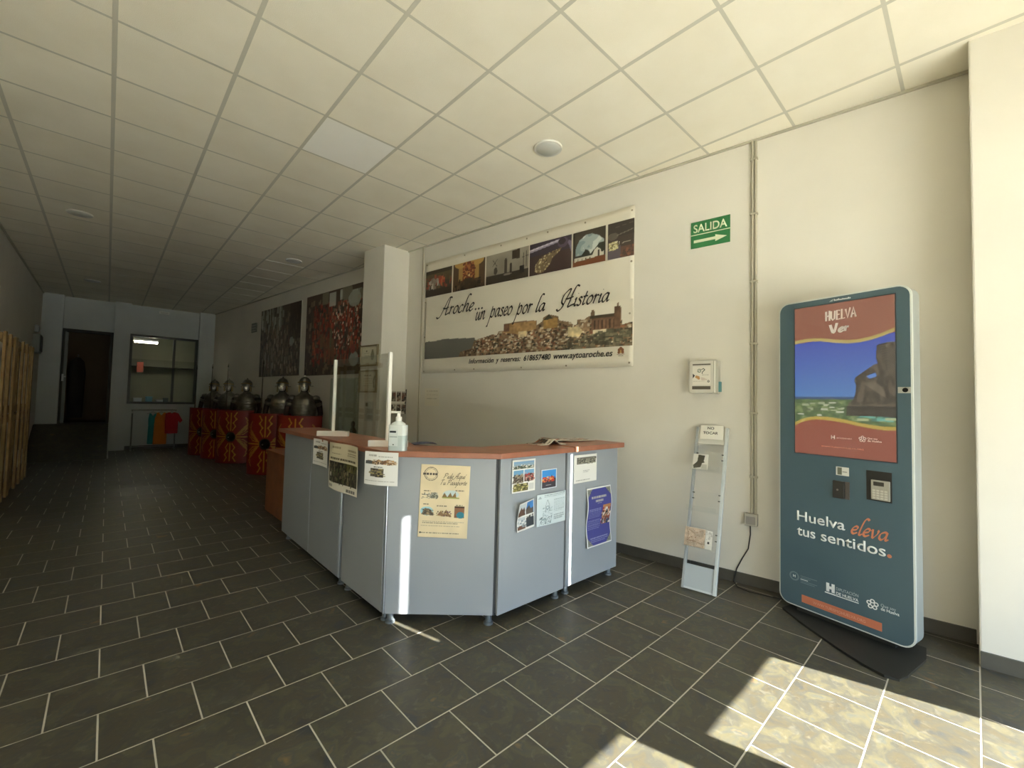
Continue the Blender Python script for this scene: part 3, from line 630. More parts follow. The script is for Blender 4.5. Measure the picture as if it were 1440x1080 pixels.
cv.shade(np.clip(1.02-.06*cv.vnoise(2,3,5),0,2))
sky = cv.poly_mask([(0,sv(1.36)),(1,sv(1.36)),(1,sv(1.86)),(.75,sv(1.83)),(.5,sv(1.825)),(.25,sv(1.85)),(0,sv(1.84))])
for ch, (a, b) in enumerate(zip((84,132,190),(66,86,176))): cv.a[...,ch][sky] = (a+(b-a)*np.clip((cv.V-sv(1.47))/.37,0,1))[sky]
def wave(pts, z): return np.interp(cv.U, [su(p[0]) for p in pts], [sv(p[1]) for p in pts])
up_y = [(.108,1.862),(.19,1.872),(.27,1.867),(.34,1.85),(.416,1.838),(.48,1.838),(.54,1.847),(.60,1.865),(.656,1.89)]
lo_y = [(.108,1.300),(.15,1.325),(.2,1.342),(.246,1.348),(.32,1.345),(.403,1.333),(.47,1.318),(.536,1.307),(.6,1.30),(.656,1.302)]
grn = (cv.V<=sv(1.472))&(cv.V>sv(1.2)); cv.put(grn,'64794a'); g2 = cv.vnoise(26,60,8)
cv.put(grn&(g2>.55),'4d6440',.8); cv.put(grn&(g2<.3),'8c9a62',.6); cv.put((cv.V<=sv(1.475))&(cv.V>sv(1.462)),'3d5578'); cv.put((cv.V<=sv(1.486))&(cv.V>sv(1.475)),'5b7fae',.8)
cv.speck(26,0,.26,.62,.36,.03,.006,['a9b08c','c7c8ae','5d6a48'],3); cv.speck(14,.62,.24,1,.27,.05,.008,['6fb3a0','b7bf8d','4d7a6a'],4)
stt = [(.70,1.80),(.62,1.805),(.567,1.79),(.562,1.71),(.572,1.68),(.55,1.672),(.51,1.64),(.458,1.60),(.452,1.575),(.462,1.55),(.458,1.50),(.447,1.46),(.423,1.44),(.42,1.425),(.412,1.418),(.412,1.372),(.70,1.352)]
sm = cv.poly_mask([(su(a),sv(b)) for a, b in stt]); cv.put(sm,'4a4236'); nz = cv.vnoise(40,30,2); cv.put(sm&(nz>.6),'6e6150',.7); cv.put(sm&(nz<.35),'332d25',.7)
for q in range(12):
    z0_ = 1.79-.014*q; cv.line([(su(.575+.004*q),sv(z0_)),(su(.61),sv(z0_+.008)),(su(.66),sv(z0_-.05))],.012,'2f2a22',.8); cv.line([(su(.58+.004*q),sv(z0_-.006)),(su(.62),sv(z0_)),(su(.66),sv(z0_-.06))],.006,'8d7f6a',.7)
cv.poly([(su(a),sv(b)) for a,b in ((.515,1.605),(.56,1.625),(.565,1.60),(.53,1.588))],'5a86c9')
cv.poly([(su(a),sv(b)) for a,b in ((.50,1.56),(.55,1.575),(.60,1.53),(.61,1.47),(.57,1.50))],'7d705c',.7); cv.line([(su(.50),sv(1.565)),(su(.49),sv(1.47))],.03,'67594a',.7)
cv.rect(su(.412),sv(1.36),1,sv(1.418),'3a342c'); cv.line([(su(.43),sv(1.425)),(su(.66),sv(1.43))],.01,'77694f',.7)
UY = wave(up_y,0); LY = wave(lo_y,0)
cv.put(cv.V>UY,'9c6048'); cv.put((cv.V<=UY)&(cv.V>UY-.022),'b9a560'); cv.put(cv.V<LY-.022,'97503c'); cv.put((cv.V<=LY)&(cv.V>=LY-.022),'bba148')
cv.shade(np.where((cv.V>UY),1.0-.05*cv.vnoise(4,6,9),1.))
scr = print_mesh('screen', cv, SX0, SX1, SZ0, SZ1, k, -.0042, M_print('screen_lit', .25, .058, .3, .06))
pale = M('logo_pale', 'd9d5d2', .5); white = M('logo_white', 'eef1f0', .5); orange = M('logo_orange', 'd98765', .5)
script_text('lettering','HUELVA',scr,.297,1.975,.03,pale,y=-.0052,shear=.02,nib=.42,thin=.2,ang=.3,width=.172,upper=True,straight=True,jit=.14,rot=.02)
script_text('lettering','Ver',scr,.325,1.892,.028,pale,y=-.0052,shear=.0,nib=.46,thin=.3,width=.105,jit=.1,rot=.06)
text('lettering','DIPUTACIÓN DE HUELVA',scr,.356,1.208,.012,pale,y=-.0052,width=.083); text('lettering','H',scr,.324,1.204,.034,pale,y=-.0052,offset=.04)
text('lettering','Que soy',scr,.518,1.218,.016,pale,y=-.0052,width=.05); text('lettering','de Huelva',scr,.518,1.203,.016,pale,y=-.0052,width=.07,offset=.015)
def flower(parent, cx, cz, r, mat, y):
    mb = MB()
    for q in range(5):
        a = math.radians(90+72*q); px, pz = cx+math.cos(a)*r*.6, cz+math.sin(a)*r*.6; A = circ(px,pz,r*.4,12); B = circ(px,pz,r*.22,12); o = len(mb.v)
        mb.v += [(x,y,z) for x,z in A]+[(x,y,z) for x,z in B]; mb.f += [(o+i,o+(i+1)%12,o+12+(i+1)%12,o+12+i) for i in range(12)]
    ob = mb.build('flower_logo', mat, parent); md = ob.modifiers.new('thickness','SOLIDIFY'); md.thickness = .0006; md.offset = 0
flower(scr,.493,1.217,.02,pale,-.0052)
text('lettering','WWW.TURISMOHUELVA.ORG',scr,.268,1.148,.012,M('logo_dim','c79a8a',.5),y=-.0052,width=.23)
# camera, readers
cp = MB().box(.666,.724,-.006,-.002,1.499,1.535).build('camera_plate', M('plate_silver','b9b9b0',.4,.3), k, bevel=.001)
MB().prism_xz(circ(.70,1.517,.013), -.009,-.006).build('lens', M('lens_black','1c1c1c',.2), cp)
cv = Cv(24, 20, 'd9d9d0'); cv.rect(.12,.12,.45,.88,'6e705f'); cv.rect(.5,.4,.85,.5,'8f8f88')
print_mesh('sticker', cv, .35,.421,.976,1.03, k, -.003)
rd = MB().box(.337,.40,-.022,-.002,.832,.94).build('card_reader', M('reader_dark','33302b',.4), k, bevel=.003); MB().box(.402,.424,-.012,-.002,.832,.94).build('reader_side', M('reader_side','5d564f',.5), rd)
MB().prism_xz(circ(.365,.885,.006,12), -.0235,-.022).build('reader_dot', M('reader_dot','8a857c',.5), rd)
rc = MB().box(.511,.633,-.006,-.002,.853,1.03).build('keypad_recess', M('recess_dark','2f2c26',.6), k)
kp = MB().box(.536,.627,-.016,-.006,.861,.978).build('keypad', M('keypad_grey','a8a598',.5), rc, bevel=.003)
kme = None
MB().box(.549,.60,-.0175,-.016,.945,.968).build('display', M('lcd','4d4a40',.3), rc)
for r_ in range(5):
    for c_ in range(4): MB().box(.545+.019*c_,.559+.019*c_,-.0185,-.016,.868+.0145*r_,.878+.0145*r_).build('key', M('key_pale','c9c6b9',.5) if r_ < 4 else MATS['keypad_grey'], rc)
text('lettering','Huelva',k,.118,.635,.092,white,y=-.004,offset=.012,width=.28)
script_text('lettering','eleva',k,.427,.628,.048,orange,y=-.004,shear=.22,nib=.34,thin=.08,ang=.9,width=.185)
text('lettering','tus',k,.118,.535,.092,white,y=-.004,offset=.012,width=.112)
text('lettering','sentidos',k,.262,.535,.092,white,y=-.004,offset=.012,width=.339)
MB().prism_xz(circ(.618,.544,.011,14), -.0046,-.003).build('lettering', orange, k)
dim = M('logo_grey','76888c',.5)
mb = MB(); A, B = circ(.1,.25,.031,28), circ(.1,.25,.021,28); mb.v = [(x,-.004,z) for x,z in A+B]; mb.f = [(i,(i+1)%28,28+(i+1)%28,28+i) for i in range(28)]
mb.build('round_emblem', dim, k); text('lettering','H',k,.1,.242,.024,white,y=-.004,align='CENTER',offset=.02)
for q, (w_, m_) in enumerate(((.10,dim),(.06,dim),(.045,white),(.10,dim),(.085,dim))): MB().box(.139,.139+w_,-.0042,-.003,.262-.0105*q,.266-.0105*q).build('small_print', m_, k)
mb = MB().box(.292,.309,-.0044,-.003,.222,.276).box(.322,.339,-.0044,-.003,.222,.276).box(.309,.322,-.0044,-.003,.240,.257).box(.284,.345,-.0044,-.003,.209,.216); mb.build('h_logo', white, k)
text('lettering','DIPUTACIÓN',k,.347,.247,.026,M('logo_mid','b9c4c6',.5),y=-.004,width=.118); text('lettering','DE HUELVA',k,.347,.219,.026,white,y=-.004,width=.118,offset=.015); MB().box(.347,.466,-.0044,-.003,.209,.214).build('logo_rule', white, k)
flower(k,.535,.234,.031,white,-.004); text('lettering','Que soy',k,.575,.238,.025,MATS['logo_mid'],y=-.004,width=.07); text('lettering','de Huelva',k,.575,.217,.025,white,y=-.004,width=.085,offset=.01)
ob = MB().box(.146,.579,-.004,-.002,.093,.142).build('orange_bar', M('bar_orange','c9785a',.5), k); text('lettering','WWW.TURISMOHUELVA.ORG',ob,.215,.108,.025,M('bar_text','e0a48c',.5),y=-.0055,width=.285)
mb = MB(); 
for q, h_ in enumerate((.012,.007,.009,.012,.007,.007,.009,.007,.007,.007,.010,.007)): mb.box(.345+.0078*q,.3505+.0078*q,-.0044,-.003,2.1035,2.1035+h_)
mb.build('maker_mark', white, k); MB().prism_xz([(.318,2.102),(.336,2.102),(.342,2.116),(.33,2.112)], -.0044,-.003).build('maker_mark', MATS['logo_mid'], k)

# ================================================================ right wall: banner, signs, box, conduit
def wthing(name, label, cat, t, z=0., off=0., group=None): return thing(name, label, cat, wall_at(t,z,off), WROT, group)
ban = wthing('banner', 'large white vinyl banner with photos, script lettering and a townscape', 'banner', 5.30)
BWd, BZ0, BZ1 = 3.087, 1.755, 3.30
vin = M('vinyl', 'e8e2d2', .42, c2='e2dccb', scale=1.2)
bm = MB(); nx, nz = 60, 24; rngb = np.random.RandomState(4)
for j in range(nz+1):
    for i in range(nx+1):
        u, v = i/nx, j/nz; edge = min(u,1-u,v,1-v)
        fold = .004*math.sin(u*21)*max(0,.2-edge)/.2+.012*math.exp(-(((u-.93)-(v-.62)*.12)/.02)**2)*max(0,min(1,(v-.3)*3))*(1 if v<.8 else 0)*.5
        bm.v.append((u*BWd, -.012-fold, BZ0+v*(BZ1-BZ0)+.012*(1-u)*(v)))
for j in range(nz):
    for i in range(nx): a = j*(nx+1)+i; bm.f.append((a,a+1,a+nx+2,a+nx+1))
sh = bm.build('sheet', vin, ban, smooth=True); md = sh.modifiers.new('thickness','SOLIDIFY'); md.thickness = .002
eye = M('eyelet_metal', 'a09682', .4, .6)
em = MB().prism_xz(circ(0,0,.010,12), -.004, 0).mesh('eyelet'); em.materials.append(eye)
for x, z in [(.03,3.275),(.78,3.27),(1.40,3.265),(1.79,3.262),(2.08,3.27),(2.55,3.26),(3.06,3.255),(.03,1.785),(.65,1.79),(1.0,1.79),(1.75,1.785),(2.35,1.785),(3.05,1.79),(.02,2.75),(.025,2.26),(3.06,2.76),(3.05,2.26)]:
    link('eyelet', em, None, ban, loc=(x,-.0165,z))
YBN = -.0205
def photo(cv, x0, x1, z0=2.815, z1=3.175): return print_mesh('printed_photo', cv, x0, x1, z0, z1, ban, YBN)
cv = Cv(70,48,'4a4034'); cv.rect(0,.55,1,1,'5a5038'); cv.rect(0,.85,1,1,'3d3428'); cv.speck(60,0,.3,1,.75,.03,.06,['8a3c2a','5c4a35','6d5a3c','a8523c'],1,al=.8); cv.speck(28,.15,.3,.55,.62,.025,.08,['c9c2b4','a89f90','8b7f70'],2); cv.speck(14,.5,.4,.75,.75,.03,.06,['b0452f','c96a45'],3); cv.rect(0,0,1,.28,'3f342c',.8)
photo(cv,.018,.55)
cv = Cv(70,48,'5a4630'); cv.ell(.5,.62,.24,.5,'6e3a28'); cv.rect(.18,.35,.32,1,'b08e52'); cv.rect(.68,.35,.82,1,'b08e52'); cv.ell(.25,1.,.2,.2,'c09c5c'); cv.ell(.76,1.,.2,.2,'c09c5c'); cv.speck(70,.32,.4,.68,.95,.03,.03,['8c4a30','a8683c','5c2f22','c08a50'],4); cv.poly([(.05,0),(.4,.4),(.6,.4),(.95,0)],'42362c'); cv.speck(30,0,0,1,.38,.03,.06,['2f2620','6b5842','50402f'],5); cv.ell(.52,.5,.03,.04,'e0c890')
photo(cv,.576,1.149)
cv = Cv(80,48,'9a9384'); cv.rect(0,0,1,.3,'443a30'); cv.shade(.85+.25*cv.vnoise(5,4,3)); cv.line([(.17,.8),(.27,.58)],.012,'4d463d'); cv.line([(.28,.8),(.17,.6)],.012,'4d463d'); cv.ell(.24,.42,.045,.12,'4a4238'); cv.rect(.45,.3,.51,.72,'4a4138'); cv.ell(.48,.74,.02,.04,'4a4138'); cv.poly([(.62,.7),(.8,.66),(.8,.98),(.62,.95)],'4b3f33'); cv.rect(.57,.25,.63,.5,'3d342c'); cv.ell(.6,.52,.03,.06,'3d342c'); cv.rect(.80,.18,.9,.42,'2c2722'); cv.line([(.88,.35),(.88,.8)],.01,'3a332c'); cv.line([(.94,.35),(.94,.85)],.01,'3a332c'); cv.line([(.86,.68),(.99,.70)],.01,'3a332c'); cv.ell(.52,.24,.1,.03,'d0c8b8'); cv.poly([(.3,.1),(.85,.12),(.85,.28),(.3,.3)],'3a3028',.5)
photo(cv,1.168,1.825)
cv = Cv(80,52,'4a3a36'); cv.rect(0,.6,1,1,'443a44'); cv.poly([(0,.72),(.72,.86),(.72,.95),(0,.82)],'a29ab0'); cv.poly([(0,.78),(.72,.9),(.72,.93),(0,.81)],'d8d2dc'); cv.poly([(.85,.9),(1,.8),(1,.45),(.94,.7)],'8d84a0',.8); cv.ell(.8,.82,.12,.15,'5d5262'); cv.ell(.78,.86,.08,.1,'3a3036')
am = cv.poly_mask([(.14,.12),(.16,.34),(.28,.52),(.45,.6),(.68,.66),(.78,.68),(.72,.58),(.56,.42),(.5,.24),(.36,.06),(.24,.03)]); cv.put(am,'7d6c50'); cv.speck(170,.1,0,.8,.72,.014,.02,['c9b98c','4f4030','a08c60','e2d8b0','6b5a40'],6,am)
photo(cv,1.84,2.391)
cv = Cv(56,52,'4a4236'); dm = cv.poly_mask([(.08,.3),(.1,.55),(.2,.74),(.4,.86),(.6,.86),(.8,.76),(.95,.62),(.9,.3)]); cv.put(dm,'a9b6b4'); nz = cv.vnoise(6,6,4); cv.put(dm&(nz>.55),'dadfd8',.8); cv.put(dm&(nz<.3),'84979a',.8); cv.poly([(.05,.2),(.3,.32),(.4,.46),(.5,.4),(.55,.3),(.7,.44),(.8,.55),(.95,.55),(1,.2)],'3f4034'); cv.rect(0,0,1,.2,'7a4c30'); cv.poly([(.05,.14),(.05,.24),(.62,.26),(.66,.38),(.75,.44),(.84,.38),(.88,.28),(.94,.3),(.94,.2)],'d6d2c2'); cv.rect(.76,.2,.82,.36,'4a4438'); 
for q in range(4): cv.rect(.16+.12*q,.14,.185+.12*q,.22,'6b5a44')
photo(cv,2.411,2.786)
cv = Cv(44,52,'4f463f'); cv.rect(0,.6,1,1,'463f39'); cv.rect(0,0,.5,.35,'6d6470',.7); cv.rect(.5,0,1,.3,'6a4f42'); cv.ell(.22,.36,.18,.12,'b3a878'); cv.speck(40,.06,.26,.4,.48,.04,.025,['d8d0a0','7d7350','e5dfc0'],7); cv.ell(.2,.62,.2,.1,'6f675c'); cv.line([(.35,.63),(.95,.72)],.03,'8f877a',.8); cv.line([(.55,.4),(.85,.42)],.025,'c9c2b4',.8); cv.speck(20,.5,.05,1,.28,.04,.03,['8a5c48','54443c'],8); cv.line([(.3,.85),(.95,.9)],.015,'6d655a',.8)
photo(cv,2.811,3.086)
# townscape print
TX0, TX1, TZ0, TZ1 = .04, 3.08, 1.953, 2.40
cv = Cv(330, 62, 'e8e2d2'); tu = lambda x: (x-TX0)/(TX1-TX0); tv = lambda z: (z-TZ0)/(TZ1-TZ0)
hill = [(.03,1.95),(.03,2.184),(.12,2.195),(.25,2.192),(.428,2.205),(.6,2.20),(.8,2.19),(1.0,2.18),(1.1,1.95)]
cv.poly([(tu(a),tv(b)) for a,b in hill],'6f6f68')
town = [(.72,1.95),(.75,2.02),(.95,2.05),(1.0,2.15),(1.233,2.185),(1.3,2.2),(1.372,2.18),(1.40,2.23),(1.479,2.225),(1.478,2.305),(1.6,2.31),(1.75,2.315),(1.952,2.30),(1.96,2.25),(2.03,2.28),(2.044,2.325),(2.12,2.35),(2.235,2.32),(2.25,2.27),(2.397,2.24),(2.43,2.20),(2.47,2.21),(2.469,2.255),(2.56,2.25),(2.60,2.275),(2.63,2.28),(2.635,2.335),(2.668,2.335),(2.675,2.28),(2.75,2.275),(2.885,2.275),(2.89,2.34),(2.912,2.345),(2.924,2.395),(2.935,2.345),(2.955,2.335),(2.968,2.16),(3.02,2.17),(3.078,2.18),(3.078,1.95)]
tm = cv.poly_mask([(tu(a),tv(b)) for a,b in town]); cv.put(tm,'8a7258')
cv.speck(620,tu(.8),0,1,tv(2.24),.006,.026,['b9a488','5a4636','a08468','6f5440','c9bca4','4c4234','96674c'],11,tm); cv.speck(340,tu(.95),tv(1.96),1,tv(2.2),.005,.02,['d6cab2','ccbfa8','7a4f3a','504030','3f4034'],12,tm); cv.speck(140,tu(2.3),tv(1.95),1,tv(2.1),.006,.03,['6d6654','4f4a3c','857a64'],13,tm)
cv.poly([(tu(a),tv(b)) for a,b in ((1.48,2.2),(1.48,2.3),(1.95,2.3),(1.95,2.21),(1.7,2.17))],'a8865a'); cv.rect(tu(1.48),tv(2.21),tu(1.56),tv(2.30),'7d5c48'); cv.rect(tu(1.7),tv(2.13),tu(1.82),tv(2.2),'d0c09a'); cv.poly([(tu(a),tv(b)) for a,b in ((2.05,2.2),(2.05,2.29),(2.235,2.31),(2.235,2.2))],'a5834f'); cv.poly([(tu(a),tv(b)) for a,b in ((2.04,2.29),(2.12,2.35),(2.17,2.30))],'4c4a38')
cv.rect(tu(2.64),tv(2.12),tu(2.95),tv(2.27),'7d5f4a'); cv.rect(tu(2.62),tv(2.245),tu(2.9),tv(2.275),'544a3a'); cv.rect(tu(2.89),tv(2.15),tu(2.955),tv(2.34),'6d5340')
for q in range(6): cv.rect(tu(2.665+.042*q),tv(2.14),tu(2.68+.042*q),tv(2.23),'4f3c30')
cv.poly([(tu(a),tv(b)) for a,b in ((2.36,2.09),(2.36,2.19),(2.5,2.18),(2.54,2.13),(2.5,2.08))],'cdbd94'); cv.rect(tu(2.66),tv(2.07),tu(2.82),tv(2.13),'d3c8ac'); cv.speck(60,tu(2.65),tv(2.0),1,tv(2.12),.01,.03,['5d5a48','7c7660','494638'],14,tm)
for q, sd_ in ((40,5),(120,6)): cv.a[tm] *= (.86+.28*cv.vnoise(q,q//6,sd_))[tm][:,None]
print_mesh('townscape_print', cv, TX0, TX1, TZ0, TZ1, ban, YBN)
bink = M('banner_ink', '2c2620', .5)
script_text('lettering','Aroche',ban,.36,2.53,.098,bink,y=YBN-.001,nib=.23,thin=.085,width=.60)
for q in range(3): script_text('lettering','.',ban,.985+.055*q,2.53,.11,bink,y=YBN-.001,nib=.26,thin=.2)
script_text('lettering','un',ban,1.0,2.40,.098,bink,y=YBN-.001,nib=.23,thin=.085,width=.165)
script_text('lettering','paseo',ban,1.245,2.41,.098,bink,y=YBN-.001,nib=.23,thin=.085,width=.35)
script_text('lettering','por',ban,1.66,2.40,.098,bink,y=YBN-.001,nib=.23,thin=.085,width=.22)
script_text('lettering','la',ban,1.93,2.40,.085,bink,y=YBN-.001,nib=.25,thin=.09,width=.13)
script_text('lettering','Historia',ban,2.29,2.405,.085,bink,y=YBN-.001,nib=.25,thin=.09,width=.54)
for w_, x_, l_ in (('Información',.91,.42),('y',1.365,.045),('reservas:',1.44,.30)): text('lettering',w_,ban,x_,1.860,.084,bink,y=YBN-.001,shear=.25,width=l_,offset=.012)
text('lettering','618657480',ban,1.785,1.860,.086,bink,y=YBN-.001,shear=.22,width=.37,offset=.018)
text('lettering','www.aytoaroche.es',ban,2.19,1.862,.088,bink,y=YBN-.001,shear=.25,width=.69,offset=.016)
crest = MB(); 
for cx_, cz_, r_ in ((2.95,1.915,.018),(2.978,1.915,.018),(2.964,1.93,.016),(2.944,1.893,.014),(2.984,1.893,.014)): crest.prism_xz(circ(cx_,cz_,r_,14), YBN-.001,YBN)
crest.build('town_crest', M('crest_brown','8a5a3c',.5), ban); MB().prism_xz([(2.955,1.885),(2.973,1.885),(2.968,1.915),(2.96,1.915)], YBN-.002,YBN-.001).build('town_crest', M('crest_gold','c9a060',.5), ban); MB().box(2.925,3.003,YBN-.001,YBN,1.872,1.876).build('crest_rule', MATS['crest_brown'], ban); text('lettering','AROCHE',ban,2.964,1.855,.014,bink,y=YBN-.001,align='CENTER',width=.05)

# SALIDA sign
sgn = wthing('exit_sign', 'green exit sign with an arrow pointing right, high on the wall', 'sign', 1.697)
MB().box(0,.315,-.006,-.001,2.766,2.997).build('plate', M('sign_green','2f7a46',.4), sgn)
sw = M('sign_white','dfe8c8',.5); text('lettering','SALIDA',sgn,.022,2.902,.098,sw,y=-.0068,offset=.016,width=.27)
MB().box(0,.315,-.0072,-.006,2.878,2.885).build('rule', sw, sgn)
MB().prism_xz([(.025,2.812),(.20,2.812),(.20,2.795),(.29,2.824),(.20,2.853),(.20,2.836),(.025,2.836)], -.0072,-.006).build('arrow', sw, sgn)
# leaflet box on the wall
bx = wthing('suggestion_box', 'small grey wall box with a pictured card and a teal tag', 'box', 1.688)
MB().prism_xz(rrect(0,.235,1.50,1.782,.02), -.07,-.0).build('case', M('box_grey','c2bfb4',.45), bx, smooth=True)
MB().prism_xz(rrect(.012,.20,1.51,1.772,.015), -.078,-.07).build('front_frame', M('box_pale','d2cfc4',.4), bx, smooth=True); MB().box(.205,.214,-.08,-.07,1.51,1.77).build('bright_edge', M('box_edge','ecebe2',.35), bx)
cv = Cv(50,56,'e4e0d4'); cv.ring(.38,.76,.11,.1,.7,'4f6b52'); cv.line([(.3,.74),(.46,.78)],.03,'4f6b52'); cv.line([(.52,.82),(.6,.88),(.68,.8),(.55,.68),(.53,.6)],.04,'3d4a3f'); cv.poly([(.02,.35),(.02,.62),(.14,.5)],'2c2a28'); cv.poly([(.14,.42),(.2,.52),(.4,.46),(.42,.34),(.36,.28),(.2,.38)],'c2925e'); cv.poly([(.46,.42),(.6,.4),(.85,.28),(.5,.24)],'cbbdb0',.8); cv.textlines(.55,.92,.56,1,.1,.04,'8a867c',.7,1); cv.textlines(.05,.75,.22,1,.1,.03,'8a867c',.7,2); cv.ring(.88,.2,.06,.06,.5,'5a5a55')
print_mesh('card', cv, .035,.178,1.572,1.728, bx, -.0795)
MB().box(.035,.178,-.080,-.078,1.738,1.748).build('slot', M('slot_dark','5c584c',.6), bx); MB().box(.032,.178,-.080,-.078,1.535,1.562).build('slot', MATS['slot_dark'], bx)
MB().box(.222,.25,-.062,-.02,1.515,1.60).build('teal_tag', M('tag_teal','5b8f93',.5), bx, bevel=.003); MB().box(.226,.232,-.06,-.04,1.6,1.65).build('tag_clip', MATS['slot_dark'], bx)
# conduits and socket
cond = M('conduit_grey','b3ad9a',.5)
c1 = wthing('cable_conduit', 'thin double cable conduit running down the wall to a socket box', 'conduit', 1.205)
for x in (-.012,.012): MB().tube([(x,-.011,.565),(x,-.011,HC)], .011, 10).build('pipe', cond, c1, smooth=True)
for z in (.85,1.35,1.9,2.4,2.95,3.4): MB().box(-.028,.028,-.024,0,z-.008,z+.008).build('clip', cond, c1)
jb = wthing('socket_box', 'small square surface socket box at the foot of the conduit', 'socket', 1.265)
MB().box(0,.09,-.05,0,.472,.565).build('case', M('socket_grey','b5b1a6',.5), jb, bevel=.005); MB().box(.012,.078,-.054,-.05,.485,.545).build('cover', M('socket_cover','94908a',.5), jb, bevel=.003)
def wp(t, z, off=.012): return Vector(wall_at(t, z, off))
cord = MB().tube([wp(1.226,.475,.03),wp(1.228,.4),wp(1.243,.285),wp(1.285,.2),wp(1.325,.11),wp(1.335,.06,.018),wp(1.34,.008,.03),Vector((3.62,1.27,.006)),Vector((3.60,1.18,.006)),Vector((3.62,1.08,.006)),Vector((3.66,.96,.006))], .0045, 6).build('power_cord', M('cord_black','2a2926',.5), smooth=True)
tag(cord, 'black power cord hanging from the socket box to the floor', 'cord')
c2_ = wthing('cable_conduit', 'grey vertical trunking between the column and the banner', 'conduit', 5.37)
MB().box(-.012,.012,-.014,0,.1,HC).build('trunking', cond, c2_); MB().box(-.014,.014,-.016,0,HC-.05,HC).build('end_cap', cond, c2_)
nt_ = wthing('wall_notice', 'pale sheet of paper taped below the left end of the banner', 'notice', 5.25)
cv = Cv(40,36,'e2dccc'); cv.textlines(.12,.9,.85,3,.2,.05,'b5ae9f',.6,1)
print_mesh('paper', cv, 0,.30,1.31,1.55, nt_, -.003)

# ================================================================ leaning leaflet rack
lean = math.atan2(.375, 1.23); rk_dir = (.033,-.248)
rk = thing('leaflet_rack', 'narrow pale rack leaning on the wall under a NO TOCAR paper', 'rack', (3.287,1.56,0), math.atan2(rk_dir[1],rk_dir[0]), None, -lean)
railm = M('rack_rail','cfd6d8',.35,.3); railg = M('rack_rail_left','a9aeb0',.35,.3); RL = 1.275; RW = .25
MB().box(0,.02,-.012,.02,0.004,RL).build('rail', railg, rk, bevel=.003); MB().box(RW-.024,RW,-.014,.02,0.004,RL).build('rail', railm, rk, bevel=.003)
MB().box(.02,RW-.024,-.006,.006,.02,.185).build('lower_panel', M('rack_panel','b4bcc0',.4), rk); MB().box(.02,RW-.024,-.01,.008,.006,.02).build('bottom_bar', railm, rk)
MB().box(.02,RW-.02,0,.006,RL-.14,RL).build('head_panel', M('rack_head','d6d4c8',.5), rk)
acr = M_glass('tray_acrylic', (.975,.98,.98)); slotm = M('slot_mark','5d5d58',.6)
for q, z in enumerate((1.12,.80,.50)):
    for x in (.021, RW-.036):
        for dz in (0,.045): MB().box(x,x+.015,-.014,-.006,z-.07-dz-.004,z-.07-dz+.004).build('slot', slotm, rk)
tr = []
for z in (.905,.585,.31):
    t_ = MB().box(.0,RW-.03,-.075,-.07,z,z+.035).box(.0,RW-.03,-.075,.0,z-.004,z).box(.02,RW-.03,-.004,0,z,z+.16).build('tray', acr, rk); tr.append(t_)
cv = Cv(60,34,'ebe8dc')
pp = print_mesh('no_touch_paper', cv, .035,.215,RL-.105,RL+.012, rk, -.016, bend=lambda U,V: -.004*np.sin(3*U), solid=.0008)
blk = M('print_black','1d1d1b',.5); text('lettering','NO',pp,.118,RL-.022,.030,blk,y=-.022,offset=.014,align='CENTER',width=.05); text('lettering','TOCAR',pp,.118,RL-.062,.030,blk,y=-.022,offset=.014,align='CENTER',width=.115)
def rack_item(name, label, cv, x0, x1, z0, z1, y, group, tilt=0.):
    p = print_mesh(name, cv, x0, x1, z0, z1, None, y, solid=.003, tilt=tilt); p.location = rk.location; p.rotation_euler = rk.rotation_euler; return tag(p, label, 'leaflet', group)
cv = Cv(44,56,'dedbd0'); cv.poly([(.3,.5),(.35,.95),(.78,.92),(.72,.55),(.8,.48),(.62,.42),(.55,.15),(.1,.05),(.05,.25),(.2,.4)],'4f4c40'); cv.rect(.6,.05,.95,.35,'c5c1b4')
rack_item('leaflet', 'white leaflet with a dark boot shape on the top rack tray', cv, .01,.125,.912,1.035,-.05,'leaflets in the rack')
cv = Cv(60,50,'c4b09a'); cv.shade(.85+.3*cv.vnoise(8,8,2)); cv.line([(.1,.9),(.2,.6),(.15,.3),(.5,.3),(.9,.2)],.02,'7d5f4c',.8); cv.line([(.2,.85),(.5,.7),(.85,.9)],.02,'8a6a55',.7); cv.line([(.5,.7),(.55,.3)],.015,'8a6a55',.7); cv.speck(50,0,0,1,1,.02,.02,['a08a74','d6c7b4','8f6f5a'],3)
rack_item('leaflet', 'brown folded map leaflet on the lowest rack tray', cv, .005,.155,.315,.455,-.06,'leaflets in the rack')
cv = Cv(26,50,'dcdad2'); cv.rect(.3,.3,.6,.42,'3f3d3a'); cv.speck(20,.1,.5,.9,.95,.1,.04,['b5b2a8','c9c6bc'],4)
rack_item('leaflet', 'white leaflet beside the brown map on the lowest rack tray', cv, .16,.205,.315,.45,-.058,'leaflets in the rack')

# ================================================================ downlights
lens = M('lamp_lens_off','cfd0ca',.35); lring = M('lamp_ring','d9d8d0',.5)
for x, y, lab in ((2.65,2.455,'round white ceiling downlight nearest the banner'),(-.34,7.41,'round ceiling downlight near the left wall, halfway back'),(2.08,7.40,'round ceiling downlight before the row of glinting cross tees'),(-.31,11.75,'round ceiling downlight in the dark back near the door')):
    d = thing('downlight', lab, 'ceiling lamp', (x,y,HC), 0, 'round ceiling downlights')
    MB().loft([(-.012,0,0,.118,.118),(.004,0,0,.122,.122)],32).build('ring', lring, d, smooth=True); MB().loft([(-.015,0,0,.098,.098),(-.012,0,0,.102,.102)],32).build('lens', lens, d, smooth=True)

